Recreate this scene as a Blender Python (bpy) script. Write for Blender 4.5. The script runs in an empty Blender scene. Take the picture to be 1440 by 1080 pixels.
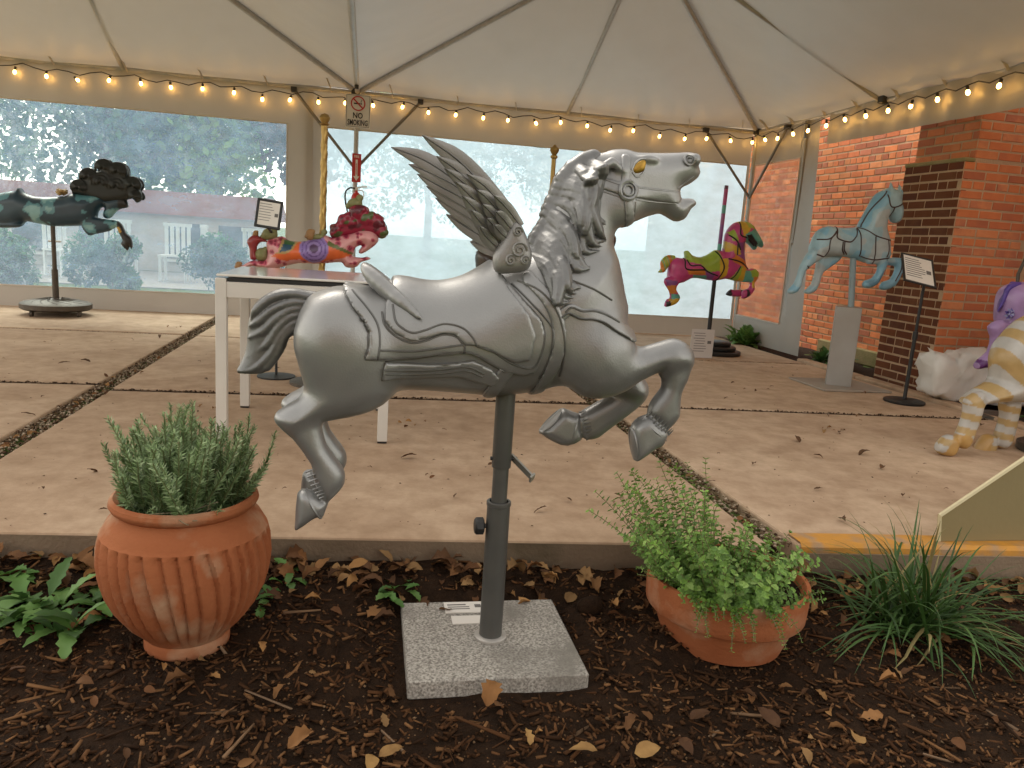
import bpy, math, random
import numpy as np
from mathutils import Matrix, Vector
from mathutils.bvhtree import BVHTree
random.seed(7); rng = np.random.default_rng(7)
scene = bpy.context.scene
COL = scene.collection

# ------------------------------------------------------------------ camera, sky, sun, exposure
PITCH = math.radians(10.6); ROLL = math.atan(.066); FPX = 1080.0
CAM = np.array([0., 0., 1.05])
_r0 = np.array([1., 0, 0]); FW = np.array([0., math.cos(PITCH), -math.sin(PITCH)]); _u0 = np.array([0., math.sin(PITCH), math.cos(PITCH)])
RT = math.cos(ROLL) * _r0 + math.sin(ROLL) * _u0
UP = -math.sin(ROLL) * _r0 + math.cos(ROLL) * _u0
cd = bpy.data.cameras.new('camera'); cam = bpy.data.objects.new('camera', cd); COL.objects.link(cam)
cd.sensor_width = 36; cd.lens = 36 * FPX / 1440; cd.clip_start = .02; cd.clip_end = 600
m = Matrix.Identity(4)
for i in range(3):
    m[i][0] = RT[i]; m[i][1] = UP[i]; m[i][2] = -FW[i]; m[i][3] = CAM[i]
cam.matrix_world = m
scene.camera = cam

SUN_EL, SUN_AZ = math.radians(44), math.radians(-32)      # azimuth clockwise from +Y (the view direction)
w = bpy.data.worlds.new('World'); scene.world = w; w.use_nodes = True
nt = w.node_tree; bg = nt.nodes['Background']
sky = nt.nodes.new('ShaderNodeTexSky'); sky.sky_type = 'NISHITA'; sky.sun_disc = False
sky.sun_elevation = SUN_EL; sky.sun_rotation = SUN_AZ; sky.air_density = 1.0; sky.dust_density = 1.0; sky.ozone_density = 1.0
hs = nt.nodes.new('ShaderNodeHueSaturation'); hs.inputs['Saturation'].default_value = .2
wm = nt.nodes.new('ShaderNodeMixRGB'); wm.blend_type = 'MULTIPLY'; wm.inputs[0].default_value = 1; wm.inputs[2].default_value = (1., .92, .8, 1)     # warm hazy overcast
nt.links.new(sky.outputs[0], hs.inputs['Color']); nt.links.new(hs.outputs[0], wm.inputs[1]); nt.links.new(wm.outputs[0], bg.inputs[0])
bg.inputs[1].default_value = 0.15
sl = bpy.data.lights.new('sun', 'SUN'); sl.energy = .8; sl.angle = math.radians(30); sl.color = (1, .93, .82)
so = bpy.data.objects.new('sun', sl); COL.objects.link(so)
sd = Vector((math.sin(SUN_AZ) * math.cos(SUN_EL), math.cos(SUN_AZ) * math.cos(SUN_EL), math.sin(SUN_EL)))
so.rotation_euler = sd.to_track_quat('Z', 'Y').to_euler()
scene.view_settings.view_transform = 'Standard'; scene.view_settings.look = 'None'
scene.view_settings.exposure = 1.75; scene.view_settings.gamma = 1.0; scene.view_settings.use_curve_mapping = False
try:
    scene.cycles.use_denoising = True; scene.cycles.max_bounces = 10; scene.cycles.diffuse_bounces = 5
    scene.cycles.transparent_max_bounces = 24; scene.cycles.caustics_reflective = False; scene.cycles.caustics_refractive = False
    scene.cycles.sample_clamp_indirect = 6
except Exception: pass

# ------------------------------------------------------------------ measuring frame: s along the tent's back wall, t away from the viewer
YAW = math.radians(11.2)
E1 = np.array([math.cos(YAW), math.sin(YAW), 0]); E2 = np.array([-math.sin(YAW), math.cos(YAW), 0]); EZ = np.array([0, 0, 1.])
def W(s, t, z=0.): return s * E1 + t * E2 + z * EZ
def _ray(x, y): return FW + (x - 720) / FPX * RT - (y - 540) / FPX * UP
def st(t, x, y):
    """where a sight line of the photograph meets the upright plane at distance t: (s, z)"""
    d = _ray(x, y); k = (t - CAM @ E2) / (d @ E2); p = CAM + d * k
    return float(p @ E1), float(p[2])
def floor_at(x, y, z=0.):
    d = _ray(x, y); p = CAM + d * (z - CAM[2]) / d[2]; return float(p @ E1), float(p @ E2)
def Z(x0, y0, k, pts): return [(x0 + a / k, y0 + b / k) for a, b in pts]
def SZ(t, pts): return np.array([st(t, *p) for p in pts])

# ------------------------------------------------------------------ materials
def mat(name, col, rough=.6, metal=0., var=None, scale=8., detail=5., bump=0., bscale=60., coat=0., vamt=.5, col3=None, s3=2.):
    """procedural Principled material: two colours mixed by noise, fine bump"""
    M = bpy.data.materials.new(name); M.use_nodes = True; n = M.node_tree; b = n.nodes['Principled BSDF']
    b.inputs['Roughness'].default_value = rough; b.inputs['Metallic'].default_value = metal
    b.inputs['Coat Weight'].default_value = coat
    if rough > .78: b.inputs['Specular IOR Level'].default_value = .15
    tc = n.nodes.new('ShaderNodeTexCoord'); out = None
    if var is not None:
        nz = n.nodes.new('ShaderNodeTexNoise'); nz.inputs['Scale'].default_value = scale; nz.inputs['Detail'].default_value = detail
        n.links.new(tc.outputs['Object'], nz.inputs['Vector'])
        rp = n.nodes.new('ShaderNodeValToRGB'); rp.color_ramp.elements[0].position = .5 - vamt * .5; rp.color_ramp.elements[1].position = .5 + vamt * .5
        rp.color_ramp.elements[0].color = (*col, 1); rp.color_ramp.elements[1].color = (*var, 1)
        n.links.new(nz.outputs['Fac'], rp.inputs['Fac']); out = rp.outputs[0]
        if col3 is not None:
            nz3 = n.nodes.new('ShaderNodeTexNoise'); nz3.inputs['Scale'].default_value = s3; nz3.inputs['Detail'].default_value = 6
            n.links.new(tc.outputs['Object'], nz3.inputs['Vector'])
            r3 = n.nodes.new('ShaderNodeValToRGB'); r3.color_ramp.elements[0].position = .52; r3.color_ramp.elements[1].position = .72
            mx = n.nodes.new('ShaderNodeMixRGB'); n.links.new(nz3.outputs['Fac'], r3.inputs['Fac']); n.links.new(r3.outputs[0], mx.inputs[0])
            n.links.new(out, mx.inputs[1]); mx.inputs[2].default_value = (*col3, 1); out = mx.outputs[0]
        n.links.new(out, b.inputs['Base Color'])
    else:
        b.inputs['Base Color'].default_value = (*col, 1)
    if bump > 0:
        bz = n.nodes.new('ShaderNodeTexNoise'); bz.inputs['Scale'].default_value = bscale; bz.inputs['Detail'].default_value = 6
        n.links.new(tc.outputs['Object'], bz.inputs['Vector'])
        bp = n.nodes.new('ShaderNodeBump'); bp.inputs['Strength'].default_value = bump; bp.inputs['Distance'].default_value = .01
        n.links.new(bz.outputs['Fac'], bp.inputs['Height']); n.links.new(bp.outputs[0], b.inputs['Normal'])
    return M
def rand_mat(name, cols, rough=.8, bump=.3, bscale=80., trans=0., nscale=12., namt=.3):
    """colour picked per object from a ramp (Object Info random), with noise inside"""
    M = bpy.data.materials.new(name); M.use_nodes = True; n = M.node_tree; b = n.nodes['Principled BSDF']
    b.inputs['Roughness'].default_value = rough; b.inputs['Specular IOR Level'].default_value = .25
    oi = n.nodes.new('ShaderNodeObjectInfo'); tc = n.nodes.new('ShaderNodeTexCoord'); nz = n.nodes.new('ShaderNodeTexNoise')
    nz.inputs['Scale'].default_value = nscale; nz.inputs['Detail'].default_value = 6
    ge = n.nodes.new('ShaderNodeNewGeometry'); n.links.new(ge.outputs['Position'], nz.inputs['Vector'])
    ma = n.nodes.new('ShaderNodeMath'); ma.operation = 'MULTIPLY_ADD'; ma.inputs[1].default_value = namt; 
    su = n.nodes.new('ShaderNodeMath'); su.operation = 'SUBTRACT'; su.inputs[1].default_value = namt * .5
    n.links.new(nz.outputs['Fac'], ma.inputs[0]); n.links.new(oi.outputs['Random'], su.inputs[0]); n.links.new(su.outputs[0], ma.inputs[2])
    rp = n.nodes.new('ShaderNodeValToRGB'); cr = rp.color_ramp
    while len(cr.elements) < len(cols): cr.elements.new(.5)
    for i, c in enumerate(cols): cr.elements[i].position = i / (len(cols) - 1); cr.elements[i].color = (*c, 1)
    n.links.new(ma.outputs[0], rp.inputs['Fac']); n.links.new(rp.outputs[0], b.inputs['Base Color'])
    bz = n.nodes.new('ShaderNodeTexNoise'); bz.inputs['Scale'].default_value = bscale; n.links.new(ge.outputs['Position'], bz.inputs['Vector'])
    bp = n.nodes.new('ShaderNodeBump'); bp.inputs['Strength'].default_value = bump; bp.inputs['Distance'].default_value = .004
    n.links.new(bz.outputs['Fac'], bp.inputs['Height']); n.links.new(bp.outputs[0], b.inputs['Normal'])
    return M
def attr_mat(name, rough=.45, metal=0., coat=0., bump=0., bscale=90., trans=0.):
    """colours from the mesh's own paint attribute"""
    M = bpy.data.materials.new(name); M.use_nodes = True; n = M.node_tree; b = n.nodes['Principled BSDF']
    b.inputs['Roughness'].default_value = rough; b.inputs['Metallic'].default_value = metal; b.inputs['Coat Weight'].default_value = coat
    if rough > .78: b.inputs['Specular IOR Level'].default_value = .15
    a = n.nodes.new('ShaderNodeAttribute'); a.attribute_name = 'paint'
    tc = n.nodes.new('ShaderNodeTexCoord'); nz = n.nodes.new('ShaderNodeTexNoise'); nz.inputs['Scale'].default_value = 14; nz.inputs['Detail'].default_value = 5
    n.links.new(tc.outputs['Object'], nz.inputs['Vector'])
    mr = n.nodes.new('ShaderNodeMapRange'); mr.inputs['To Min'].default_value = .72; mr.inputs['To Max'].default_value = 1.28; n.links.new(nz.outputs['Fac'], mr.inputs['Value'])
    mx = n.nodes.new('ShaderNodeVectorMath'); mx.operation = 'SCALE'; n.links.new(a.outputs['Color'], mx.inputs[0]); n.links.new(mr.outputs[0], mx.inputs['Scale'])
    n.links.new(mx.outputs[0], b.inputs['Base Color'])
    if trans:
        tr = n.nodes.new('ShaderNodeBsdfTranslucent'); ms = n.nodes.new('ShaderNodeMixShader'); ms.inputs[0].default_value = trans
        n.links.new(mx.outputs[0], tr.inputs['Color']); n.links.new(b.outputs[0], ms.inputs[1]); n.links.new(tr.outputs[0], ms.inputs[2])
        n.links.new(ms.outputs[0], n.nodes['Material Output'].inputs[0])
    if bump:
        bz = n.nodes.new('ShaderNodeTexNoise'); bz.inputs['Scale'].default_value = bscale; n.links.new(tc.outputs['Object'], bz.inputs['Vector'])
        bp = n.nodes.new('ShaderNodeBump'); bp.inputs['Strength'].default_value = bump; bp.inputs['Distance'].default_value = .005
        n.links.new(bz.outputs['Fac'], bp.inputs['Height']); n.links.new(bp.outputs[0], b.inputs['Normal'])
    return M
def sheet_mat(name, col, trans, rough=.5, stain=(.6, .55, .48), bump=.15, bscale=14.):
    """coated tent cloth: diffuse front, some light let through"""
    M = mat(name, col, rough, 0, stain, 3.5, 8, bump, bscale, vamt=.9); n = M.node_tree
    b = n.nodes['Principled BSDF']; tr = n.nodes.new('ShaderNodeBsdfTranslucent'); tr.inputs[0].default_value = (*[c * .95 for c in col], 1)
    ms = n.nodes.new('ShaderNodeMixShader'); ms.inputs[0].default_value = trans
    n.links.new(b.outputs[0], ms.inputs[1]); n.links.new(tr.outputs[0], ms.inputs[2]); n.links.new(ms.outputs[0], n.nodes['Material Output'].inputs[0])
    return M
def vinyl_mat(name, haze, tint=(.86, .93, 1.), milk=(.86, .92, .98), hz=.25, refl=.06):
    """clear but scuffed window vinyl: see-through, milky where it is scuffed and creased, lightly glossy"""
    M = bpy.data.materials.new(name); M.use_nodes = True; n = M.node_tree; n.nodes.remove(n.nodes['Principled BSDF'])
    tp = n.nodes.new('ShaderNodeBsdfTransparent'); tp.inputs[0].default_value = (*tint, 1)
    rf = n.nodes.new('ShaderNodeBsdfRefraction'); rf.inputs['IOR'].default_value = 1.0; rf.inputs['Roughness'].default_value = .12; rf.inputs[0].default_value = (*tint, 1)
    tl = n.nodes.new('ShaderNodeBsdfTranslucent'); tl.inputs[0].default_value = (*milk, 1)
    gl = n.nodes.new('ShaderNodeBsdfGlossy'); gl.inputs['Roughness'].default_value = .12
    tc = n.nodes.new('ShaderNodeTexCoord'); mp = n.nodes.new('ShaderNodeMapping'); mp.inputs['Scale'].default_value = (1.2, 1.2, 2.2)
    nz = n.nodes.new('ShaderNodeTexNoise'); nz.inputs['Scale'].default_value = 3.2; nz.inputs['Detail'].default_value = 6; nz.inputs['Roughness'].default_value = .6; nz.inputs['Distortion'].default_value = .0
    n.links.new(tc.outputs['Object'], mp.inputs[0]); n.links.new(mp.outputs[0], nz.inputs['Vector'])
    mr = n.nodes.new('ShaderNodeMapRange'); mr.inputs['From Min'].default_value = .3; mr.inputs['From Max'].default_value = .7
    mr.inputs['To Min'].default_value = max(0, haze - hz); mr.inputs['To Max'].default_value = min(1, haze + hz); n.links.new(nz.outputs['Fac'], mr.inputs['Value'])
    m1 = n.nodes.new('ShaderNodeMixShader'); m2 = n.nodes.new('ShaderNodeMixShader'); m2.inputs[0].default_value = refl
    n.links.new(mr.outputs[0], m1.inputs[0]); n.links.new(tp.outputs[0], m1.inputs[1]); n.links.new(tl.outputs[0], m1.inputs[2])
    n.links.new(m1.outputs[0], m2.inputs[1]); n.links.new(gl.outputs[0], m2.inputs[2]); n.links.new(m2.outputs[0], n.nodes['Material Output'].inputs[0])
    bz = n.nodes.new('ShaderNodeTexNoise'); bz.inputs['Scale'].default_value = 5; bz.inputs['Detail'].default_value = 3; n.links.new(tc.outputs['Object'], bz.inputs['Vector'])
    bp = n.nodes.new('ShaderNodeBump'); bp.inputs['Strength'].default_value = .5; bp.inputs['Distance'].default_value = .05; n.links.new(bz.outputs['Fac'], bp.inputs['Height']); n.links.new(bp.outputs[0], gl.inputs['Normal'])
    return M
def emit_mat(name, col, k):
    M = bpy.data.materials.new(name); M.use_nodes = True; b = M.node_tree.nodes['Principled BSDF']
    b.inputs['Base Color'].default_value = (*col, 1); b.inputs['Emission Color'].default_value = (*col, 1); b.inputs['Emission Strength'].default_value = k
    return M

# ------------------------------------------------------------------ objects
def tag(o, label, cat, group=None, kind=None):
    if label: o['label'] = label
    if cat: o['category'] = cat
    if group: o['group'] = group
    if kind: o['kind'] = kind
    return o
def thing(name, label, cat, loc=(0, 0, 0), group=None):
    o = bpy.data.objects.new(name, None); COL.objects.link(o); o.location = [float(c) for c in loc]; o.empty_display_size = .1
    return tag(o, label, cat, group)
def origin(o):
    p = np.zeros(3)
    while o is not None: p = p + np.array(o.location); o = o.parent
    return p
def mesh(name, v, f, smooth=False, M=None):
    me = bpy.data.meshes.new(name)
    v = np.asarray(v, dtype=np.float32).reshape(-1, 3)
    if isinstance(f, np.ndarray) and f.ndim == 2:
        k = f.shape[1]; me.vertices.add(len(v)); me.vertices.foreach_set('co', v.ravel()); me.loops.add(f.size); me.loops.foreach_set('vertex_index', f.astype(np.int32).ravel())
        me.polygons.add(len(f)); me.polygons.foreach_set('loop_start', np.arange(0, f.size, k, dtype=np.int32)); me.polygons.foreach_set('loop_total', np.full(len(f), k, dtype=np.int32))
        me.update(calc_edges=True); me.validate()
    else:
        me.from_pydata(v.tolist(), [], f); me.update()
    if smooth: me.polygons.foreach_set('use_smooth', np.ones(len(me.polygons), dtype=bool))
    if M is not None: me.materials.append(M)
    return me
def obj(name, v, f, M, parent=None, smooth=False, kind=None, label=None):
    v = np.asarray(v, dtype=float).reshape(-1, 3)
    if parent is not None: v = v - origin(parent)
    o = bpy.data.objects.new(name, mesh(name, v, f, smooth, M)); COL.objects.link(o)
    if parent is not None: o.parent = parent
    if kind: o['kind'] = kind
    if label: o['label'] = label
    return o
def place(name, me, loc, parent=None, rot=(0, 0, 0), scale=(1, 1, 1)):
    o = bpy.data.objects.new(name, me); COL.objects.link(o)
    if parent is not None: o.parent = parent; loc = np.array(loc) - origin(parent)
    o.location = [float(c) for c in loc]; o.rotation_euler = rot; o.scale = scale
    return o
def paint(o, cols):
    a = o.data.color_attributes.new('paint', 'FLOAT_COLOR', 'POINT'); c = np.ones((len(cols), 4), dtype=np.float32); c[:, :3] = cols
    a.data.foreach_set('color', c.ravel())
def nrm(a): a = np.asarray(a, float); return a / (np.linalg.norm(a) + 1e-12)
class MB:
    def __init__(s): s.v = []; s.f = []; s.c = []
    def add(s, v, f, c=None):
        b = len(s.v); s.v.extend([tuple(map(float, p)) for p in v]); s.f.extend([tuple(b + i for i in q) for q in f])
        if c is not None: s.c.extend([c] * len(v))
        return s
    def box(s, c, size, ax=None, bev=0., col=None):
        c = np.array(c, float); ax = ax if ax is not None else (E1, E2, EZ); h = np.array(size) / 2
        if bev <= 0:
            v = [c + ax[0] * h[0] * i + ax[1] * h[1] * j + ax[2] * h[2] * k for k in (-1, 1) for j in (-1, 1) for i in (-1, 1)]
            return s.add(v, [(0, 2, 3, 1), (4, 5, 7, 6), (0, 1, 5, 4), (2, 6, 7, 3), (0, 4, 6, 2), (1, 3, 7, 5)], col)
        b = bev; rings = []
        for z, ins in ((-h[2], b), (-h[2] + b, 0), (h[2] - b, 0), (h[2], b)):
            x, y = h[0] - ins, h[1] - ins; cb = b * .8 if ins == 0 else b * .5
            ring = [(x - cb, -y), (x, -y + cb), (x, y - cb), (x - cb, y), (-x + cb, y), (-x, y - cb), (-x, -y + cb), (-x + cb, -y)]
            rings.append([c + ax[0] * p + ax[1] * q + ax[2] * z for p, q in ring])
        v = [p for r in rings for p in r]; f = [tuple(range(7, -1, -1)), tuple(range(24, 32))]
        for k in range(3):
            for i in range(8): j = (i + 1) % 8; f.append((k * 8 + i, k * 8 + j, k * 8 + 8 + j, k * 8 + 8 + i))
        return s.add(v, f, col)
    def tube(s, pts, r, n=8, cap=True, flat=None, up=None, col=None):
        """swept tube; r one radius or one per point; flat = (axis, factor) squashes the section along an axis"""
        P = [np.array(p, float) for p in pts]; R = r if hasattr(r, '__len__') else [r] * len(P); v = []; f = []
        t0 = nrm(P[1] - P[0]); a = np.array(up, float) if up is not None else (np.array([0, 0, 1.]) if abs(t0[2]) < .9 else np.array([1., 0, 0]))
        a = nrm(a - t0 * (a @ t0))
        for i, p in enumerate(P):
            t = nrm(P[min(i + 1, len(P) - 1)] - P[max(i - 1, 0)]); a = nrm(a - t * (a @ t)); b = np.cross(t, a)
            for k in range(n):
                q = 2 * math.pi * k / n; o = a * math.cos(q) * R[i] + b * math.sin(q) * R[i] * (flat or 1)
                v.append(p + o)
        for i in range(len(P) - 1):
            for k in range(n): k2 = (k + 1) % n; f.append((i * n + k, i * n + k2, (i + 1) * n + k2, (i + 1) * n + k))
        if cap: f.append(tuple(range(n - 1, -1, -1))); f.append(tuple((len(P) - 1) * n + k for k in range(n)))
        return s.add(v, f, col)
    def lathe(s, prof, c, n=32, ax=None, col=None, fn=None):
        c = np.array(c, float); ax = ax if ax is not None else (E1, E2, EZ); v = []; f = []
        for i, (r, z) in enumerate(prof):
            for k in range(n):
                q = 2 * math.pi * k / n; rr = r if fn is None else fn(r, z, q)
                v.append(c + ax[0] * rr * math.cos(q) + ax[1] * rr * math.sin(q) + ax[2] * z)
        for i in range(len(prof) - 1):
            for k in range(n): k2 = (k + 1) % n; f.append((i * n + k, i * n + k2, (i + 1) * n + k2, (i + 1) * n + k))
        if prof[0][0] > 1e-6: f.append(tuple(range(n - 1, -1, -1)))
        if prof[-1][0] > 1e-6: f.append(tuple((len(prof) - 1) * n + k for k in range(n)))
        return s.add(v, f, col)
    def prism(s, poly, to3, d):
        """polygon outline (a, b) -> to3(a, b) with thickness vector d"""
        n = len(poly); d = np.array(d); v = [np.array(to3(*p)) for p in poly]; v = v + [p + d for p in v]
        f = [tuple(range(n)), tuple(range(2 * n - 1, n - 1, -1))] + [(i, n + i, n + (i + 1) % n, (i + 1) % n) for i in range(n)]
        return s.add(v, f)
    def build(s, name, M, parent=None, smooth=False, kind=None, label=None):
        o = obj(name, s.v, s.f, M, parent, smooth, kind, label)
        if s.c: paint(o, np.array(s.c))
        if smooth:
            try:
                me = o.data; me.set_sharp_from_angle(angle=math.radians(42))
            except Exception: pass
        return o
def curve(pts, n=24):
    """Catmull-Rom through points (any dimension)"""
    P = np.array(pts, float); P = np.vstack([2 * P[0] - P[1], P, 2 * P[-1] - P[-2]]); out = []
    m_ = len(P) - 3
    for u in np.linspace(0, m_, n):
        i = min(int(u), m_ - 1); x = u - i; a, b, c, d = P[i:i + 4]
        out.append(.5 * (2 * b + (c - a) * x + (2 * a - 5 * b + 4 * c - d) * x * x + (3 * b - a - 3 * c + d) * x ** 3))
    return np.array(out)
def vnoise(x, y, seed=0, octaves=3):
    """cheap smooth noise for wrinkles and ground"""
    r = np.random.default_rng(abs(int(seed)) + 1); o = 0; x = np.asarray(x, float); y = np.asarray(y, float)
    for k in range(octaves):
        for j in range(4):
            a = r.uniform(0, 6.28); fq = (2 ** k) * r.uniform(.7, 1.4); o = o + np.sin((x * math.cos(a) + y * math.sin(a)) * fq + r.uniform(0, 6.28)) / (2 ** k * 4)
    return o

# ------------------------------------------------------------------ modelling of carved figures: inflated outlines -> one closed skin
def poly_dist(poly, U, V):
    """signed distance to polygon, positive inside"""
    P = np.asarray(poly, float); Q = np.roll(P, -1, 0); d = np.full(U.shape, 1e9); ins = np.zeros(U.shape, bool)
    for (ax, ay), (bx, by) in zip(P, Q):
        ex, ey = bx - ax, by - ay; wx, wy = U - ax, V - ay
        h = np.clip((wx * ex + wy * ey) / (ex * ex + ey * ey + 1e-12), 0, 1)
        d = np.minimum(d, (wx - ex * h) ** 2 + (wy - ey * h) ** 2)
        c = ((ay <= V) & (by > V)) | ((by <= V) & (ay > V))
        ins ^= c & (U < ax + (V - ay) * ex / (ey if abs(ey) > 1e-12 else 1e-12))
    d = np.sqrt(d); return np.where(ins, d, -d)
def line_dist(P, U, V):
    P = np.asarray(P, float); d = np.full(U.shape, 1e9)
    for (ax, ay), (bx, by) in zip(P[:-1], P[1:]):
        ex, ey = bx - ax, by - ay; wx, wy = U - ax, V - ay; h = np.clip((wx * ex + wy * ey) / (ex * ex + ey * ey + 1e-12), 0, 1)
        d = np.minimum(d, (wx - ex * h) ** 2 + (wy - ey * h) ** 2)
    return np.sqrt(d)
def smooth_poly(pts, n=4):
    P = np.array(pts, float); k = len(P); out = []
    for i in range(k):
        a, b, c, d = P[i - 1], P[i], P[(i + 1) % k], P[(i + 2) % k]
        for j in range(n):
            x = j / n; out.append(.5 * (2 * b + (c - a) * x + (2 * a - 5 * b + 4 * c - d) * x * x + (3 * b - a - 3 * c + d) * x ** 3))
    return np.array(out)
def smin(a, b, k):
    h = np.clip(.5 + .5 * (b - a) / k, 0, 1); return b * (1 - h) + a * h - k * h * (1 - h)
class Fig:
    """implicit figure in a (u, v, l) box: u along, v up, l sideways"""
    def __init__(s, lo, hi, vox):
        s.lo = np.array(lo, float); s.vox = vox; s.n = np.ceil((np.array(hi) - s.lo) / vox).astype(int) + 1
        s.u, s.v, s.l = [(s.lo[i] + vox * np.arange(s.n[i])).astype(np.float32) for i in range(3)]
        s.U, s.V = np.meshgrid(s.u, s.v, indexing='ij'); s.F = np.full(tuple(s.n), 1., np.float32)
    def join(s, f, k, sl=None):
        if sl is None: s.F = smin(s.F, f, k).astype(np.float32)
        else: s.F[sl] = smin(s.F[sl], f, k)
    def inflate(s, poly, A, R, l0=0., k=.012, grad=None, sm=0, off=0.):
        if sm: poly = smooth_poly(poly, sm)
        d = poly_dist(poly, s.U, s.V) + off; g = np.maximum(0, 1 - d / R).astype(np.float32)
        Aa = np.float32(A)
        if grad is not None:
            (u0, v0, a0), (u1, v1, a1) = grad; q = np.clip(((s.U - u0) * (u1 - u0) + (s.V - v0) * (v1 - v0)) / ((u1 - u0) ** 2 + (v1 - v0) ** 2), 0, 1)
            Aa = (a0 + (a1 - a0) * q).astype(np.float32)[:, :, None]
        f = (np.sqrt(((s.l - l0)[None, None, :] / Aa) ** 2 + (g ** 2)[:, :, None]) - 1) * np.minimum(Aa, R)
        s.join(f.astype(np.float32), k); return s
    def ell(s, c, r, k=.02):
        a = ((s.u - c[0]) / r[0])[:, None, None] ** 2 + ((s.v - c[1]) / r[1])[None, :, None] ** 2 + ((s.l - c[2]) / r[2])[None, None, :] ** 2
        s.join(((np.sqrt(a) - 1) * min(r)).astype(np.float32), k); return s
    def caps(s, pts, rad, k=.006, flat=1.):
        """chain of tapered capsules; pts (u, v, l); flat squashes sideways"""
        P = np.array(pts, float); R = rad if hasattr(rad, '__len__') else [rad] * len(P)
        for i in range(len(P) - 1):
            a, b, ra, rb = P[i], P[i + 1], R[i], R[i + 1]; pad = max(ra, rb) + k + 3 * s.vox
            i0 = np.maximum(0, ((np.minimum(a, b) - pad - s.lo) / s.vox).astype(int)); i1 = np.minimum(s.n, ((np.maximum(a, b) + pad - s.lo) / s.vox).astype(int) + 2)
            if np.any(i1 <= i0): continue
            u = s.u[i0[0]:i1[0], None, None] - a[0]; v = s.v[None, i0[1]:i1[1], None] - a[1]; l = (s.l[None, None, i0[2]:i1[2]] - a[2]) / flat
            e = (b - a) / np.array([1, 1, flat]); h = np.clip((u * e[0] + v * e[1] + l * e[2]) / (e @ e + 1e-12), 0, 1)
            f = np.sqrt((u - e[0] * h) ** 2 + (v - e[1] * h) ** 2 + (l - e[2] * h) ** 2) - (ra + (rb - ra) * h)
            s.join(f.astype(np.float32), k, (slice(i0[0], i1[0]), slice(i0[1], i1[1]), slice(i0[2], i1[2])))
        return s
    def shell(s, d2, off):
        """the skin lifted by off, kept only where d2 (2-D signed distance, positive inside) says so"""
        g = Fig.__new__(Fig); g.__dict__.update(s.__dict__); g.F = np.maximum(s.F - off, -d2[:, :, None].astype(np.float32)); return g
    def surface(s, it=2):
        F = s.F.copy()
        F[0] = F[-1] = 1; F[:, 0] = F[:, -1] = 1; F[:, :, 0] = F[:, :, -1] = 1
        neg = F < 0; nx, ny, nz = F.shape
        cnt = np.zeros((nx - 1, ny - 1, nz - 1), np.int8)
        for i in (0, 1):
            for j in (0, 1):
                for k in (0, 1): cnt += neg[i:nx - 1 + i, j:ny - 1 + j, k:nz - 1 + k]
        act = (cnt > 0) & (cnt < 8); idx = np.argwhere(act); vid = np.full(act.shape, -1, np.int32); vid[act] = np.arange(len(idx))
        acc = np.zeros((len(idx), 3)); num = np.zeros(len(idx))
        cor = [(i, j, k) for i in (0, 1) for j in (0, 1) for k in (0, 1)]
        val = {c: F[idx[:, 0] + c[0], idx[:, 1] + c[1], idx[:, 2] + c[2]] for c in cor}
        for a in cor:
            for ax in range(3):
                if a[ax]: continue
                b = list(a); b[ax] = 1; b = tuple(b); fa, fb = val[a], val[b]; x = (fa < 0) != (fb < 0)
                tt = np.where(x, fa / np.where(x, fa - fb, 1), 0); p = np.tile(np.array(a, float), (len(idx), 1)); p[:, ax] += tt
                acc[x] += p[x]; num[x] += 1
        V = (idx + acc / num[:, None]) * s.vox + s.lo
        Q = []
        for ax in range(3):
            sl0 = [slice(1, None)] * 3; sl1 = [slice(1, None)] * 3; sl0[ax] = slice(0, -1); sl1[ax] = slice(1, None)
            sl0 = tuple(slice(1, -1) if q != ax else slice(0, -1) for q in range(3)); sl1 = tuple(slice(1, -1) if q != ax else slice(1, None) for q in range(3))
            A, B = neg[sl0], neg[sl1]; e = np.argwhere(A != B); fl = A[A != B]
            base = e.copy()
            for q in range(3):
                if q != ax: base[:, q] += 1
            o1, o2 = [(1, 2), (2, 0), (0, 1)][ax]
            def vv(d1, d2):
                c = base.copy(); c[:, o1] += d1; c[:, o2] += d2; return vid[c[:, 0], c[:, 1], c[:, 2]]
            q4 = np.stack([vv(-1, -1), vv(0, -1), vv(0, 0), vv(-1, 0)], 1); q4[~fl] = q4[~fl][:, ::-1]; Q.append(q4)
        Q = np.vstack(Q); Q = Q[(Q >= 0).all(1)]
        for _ in range(it):
            S = np.zeros_like(V); N = np.zeros(len(V))
            for a in range(4):
                for b in (1, 3): np.add.at(S, Q[:, a], V[Q[:, (a + b) % 4]]); np.add.at(N, Q[:, a], 1)
            V = V * .5 + .5 * S / np.maximum(N, 1)[:, None]
        return V, Q
    def build(s, name, M, t0, parent=None, it=2, flip=True, label=None, kind=None):
        V, Q = s.surface(it)
        P = V[:, :1] * E1 + (t0 + V[:, 2:3]) * E2 + V[:, 1:2] * EZ
        o = obj(name, P, Q[:, ::-1] if flip else Q, M, parent, True, kind, label); return o, V

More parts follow.
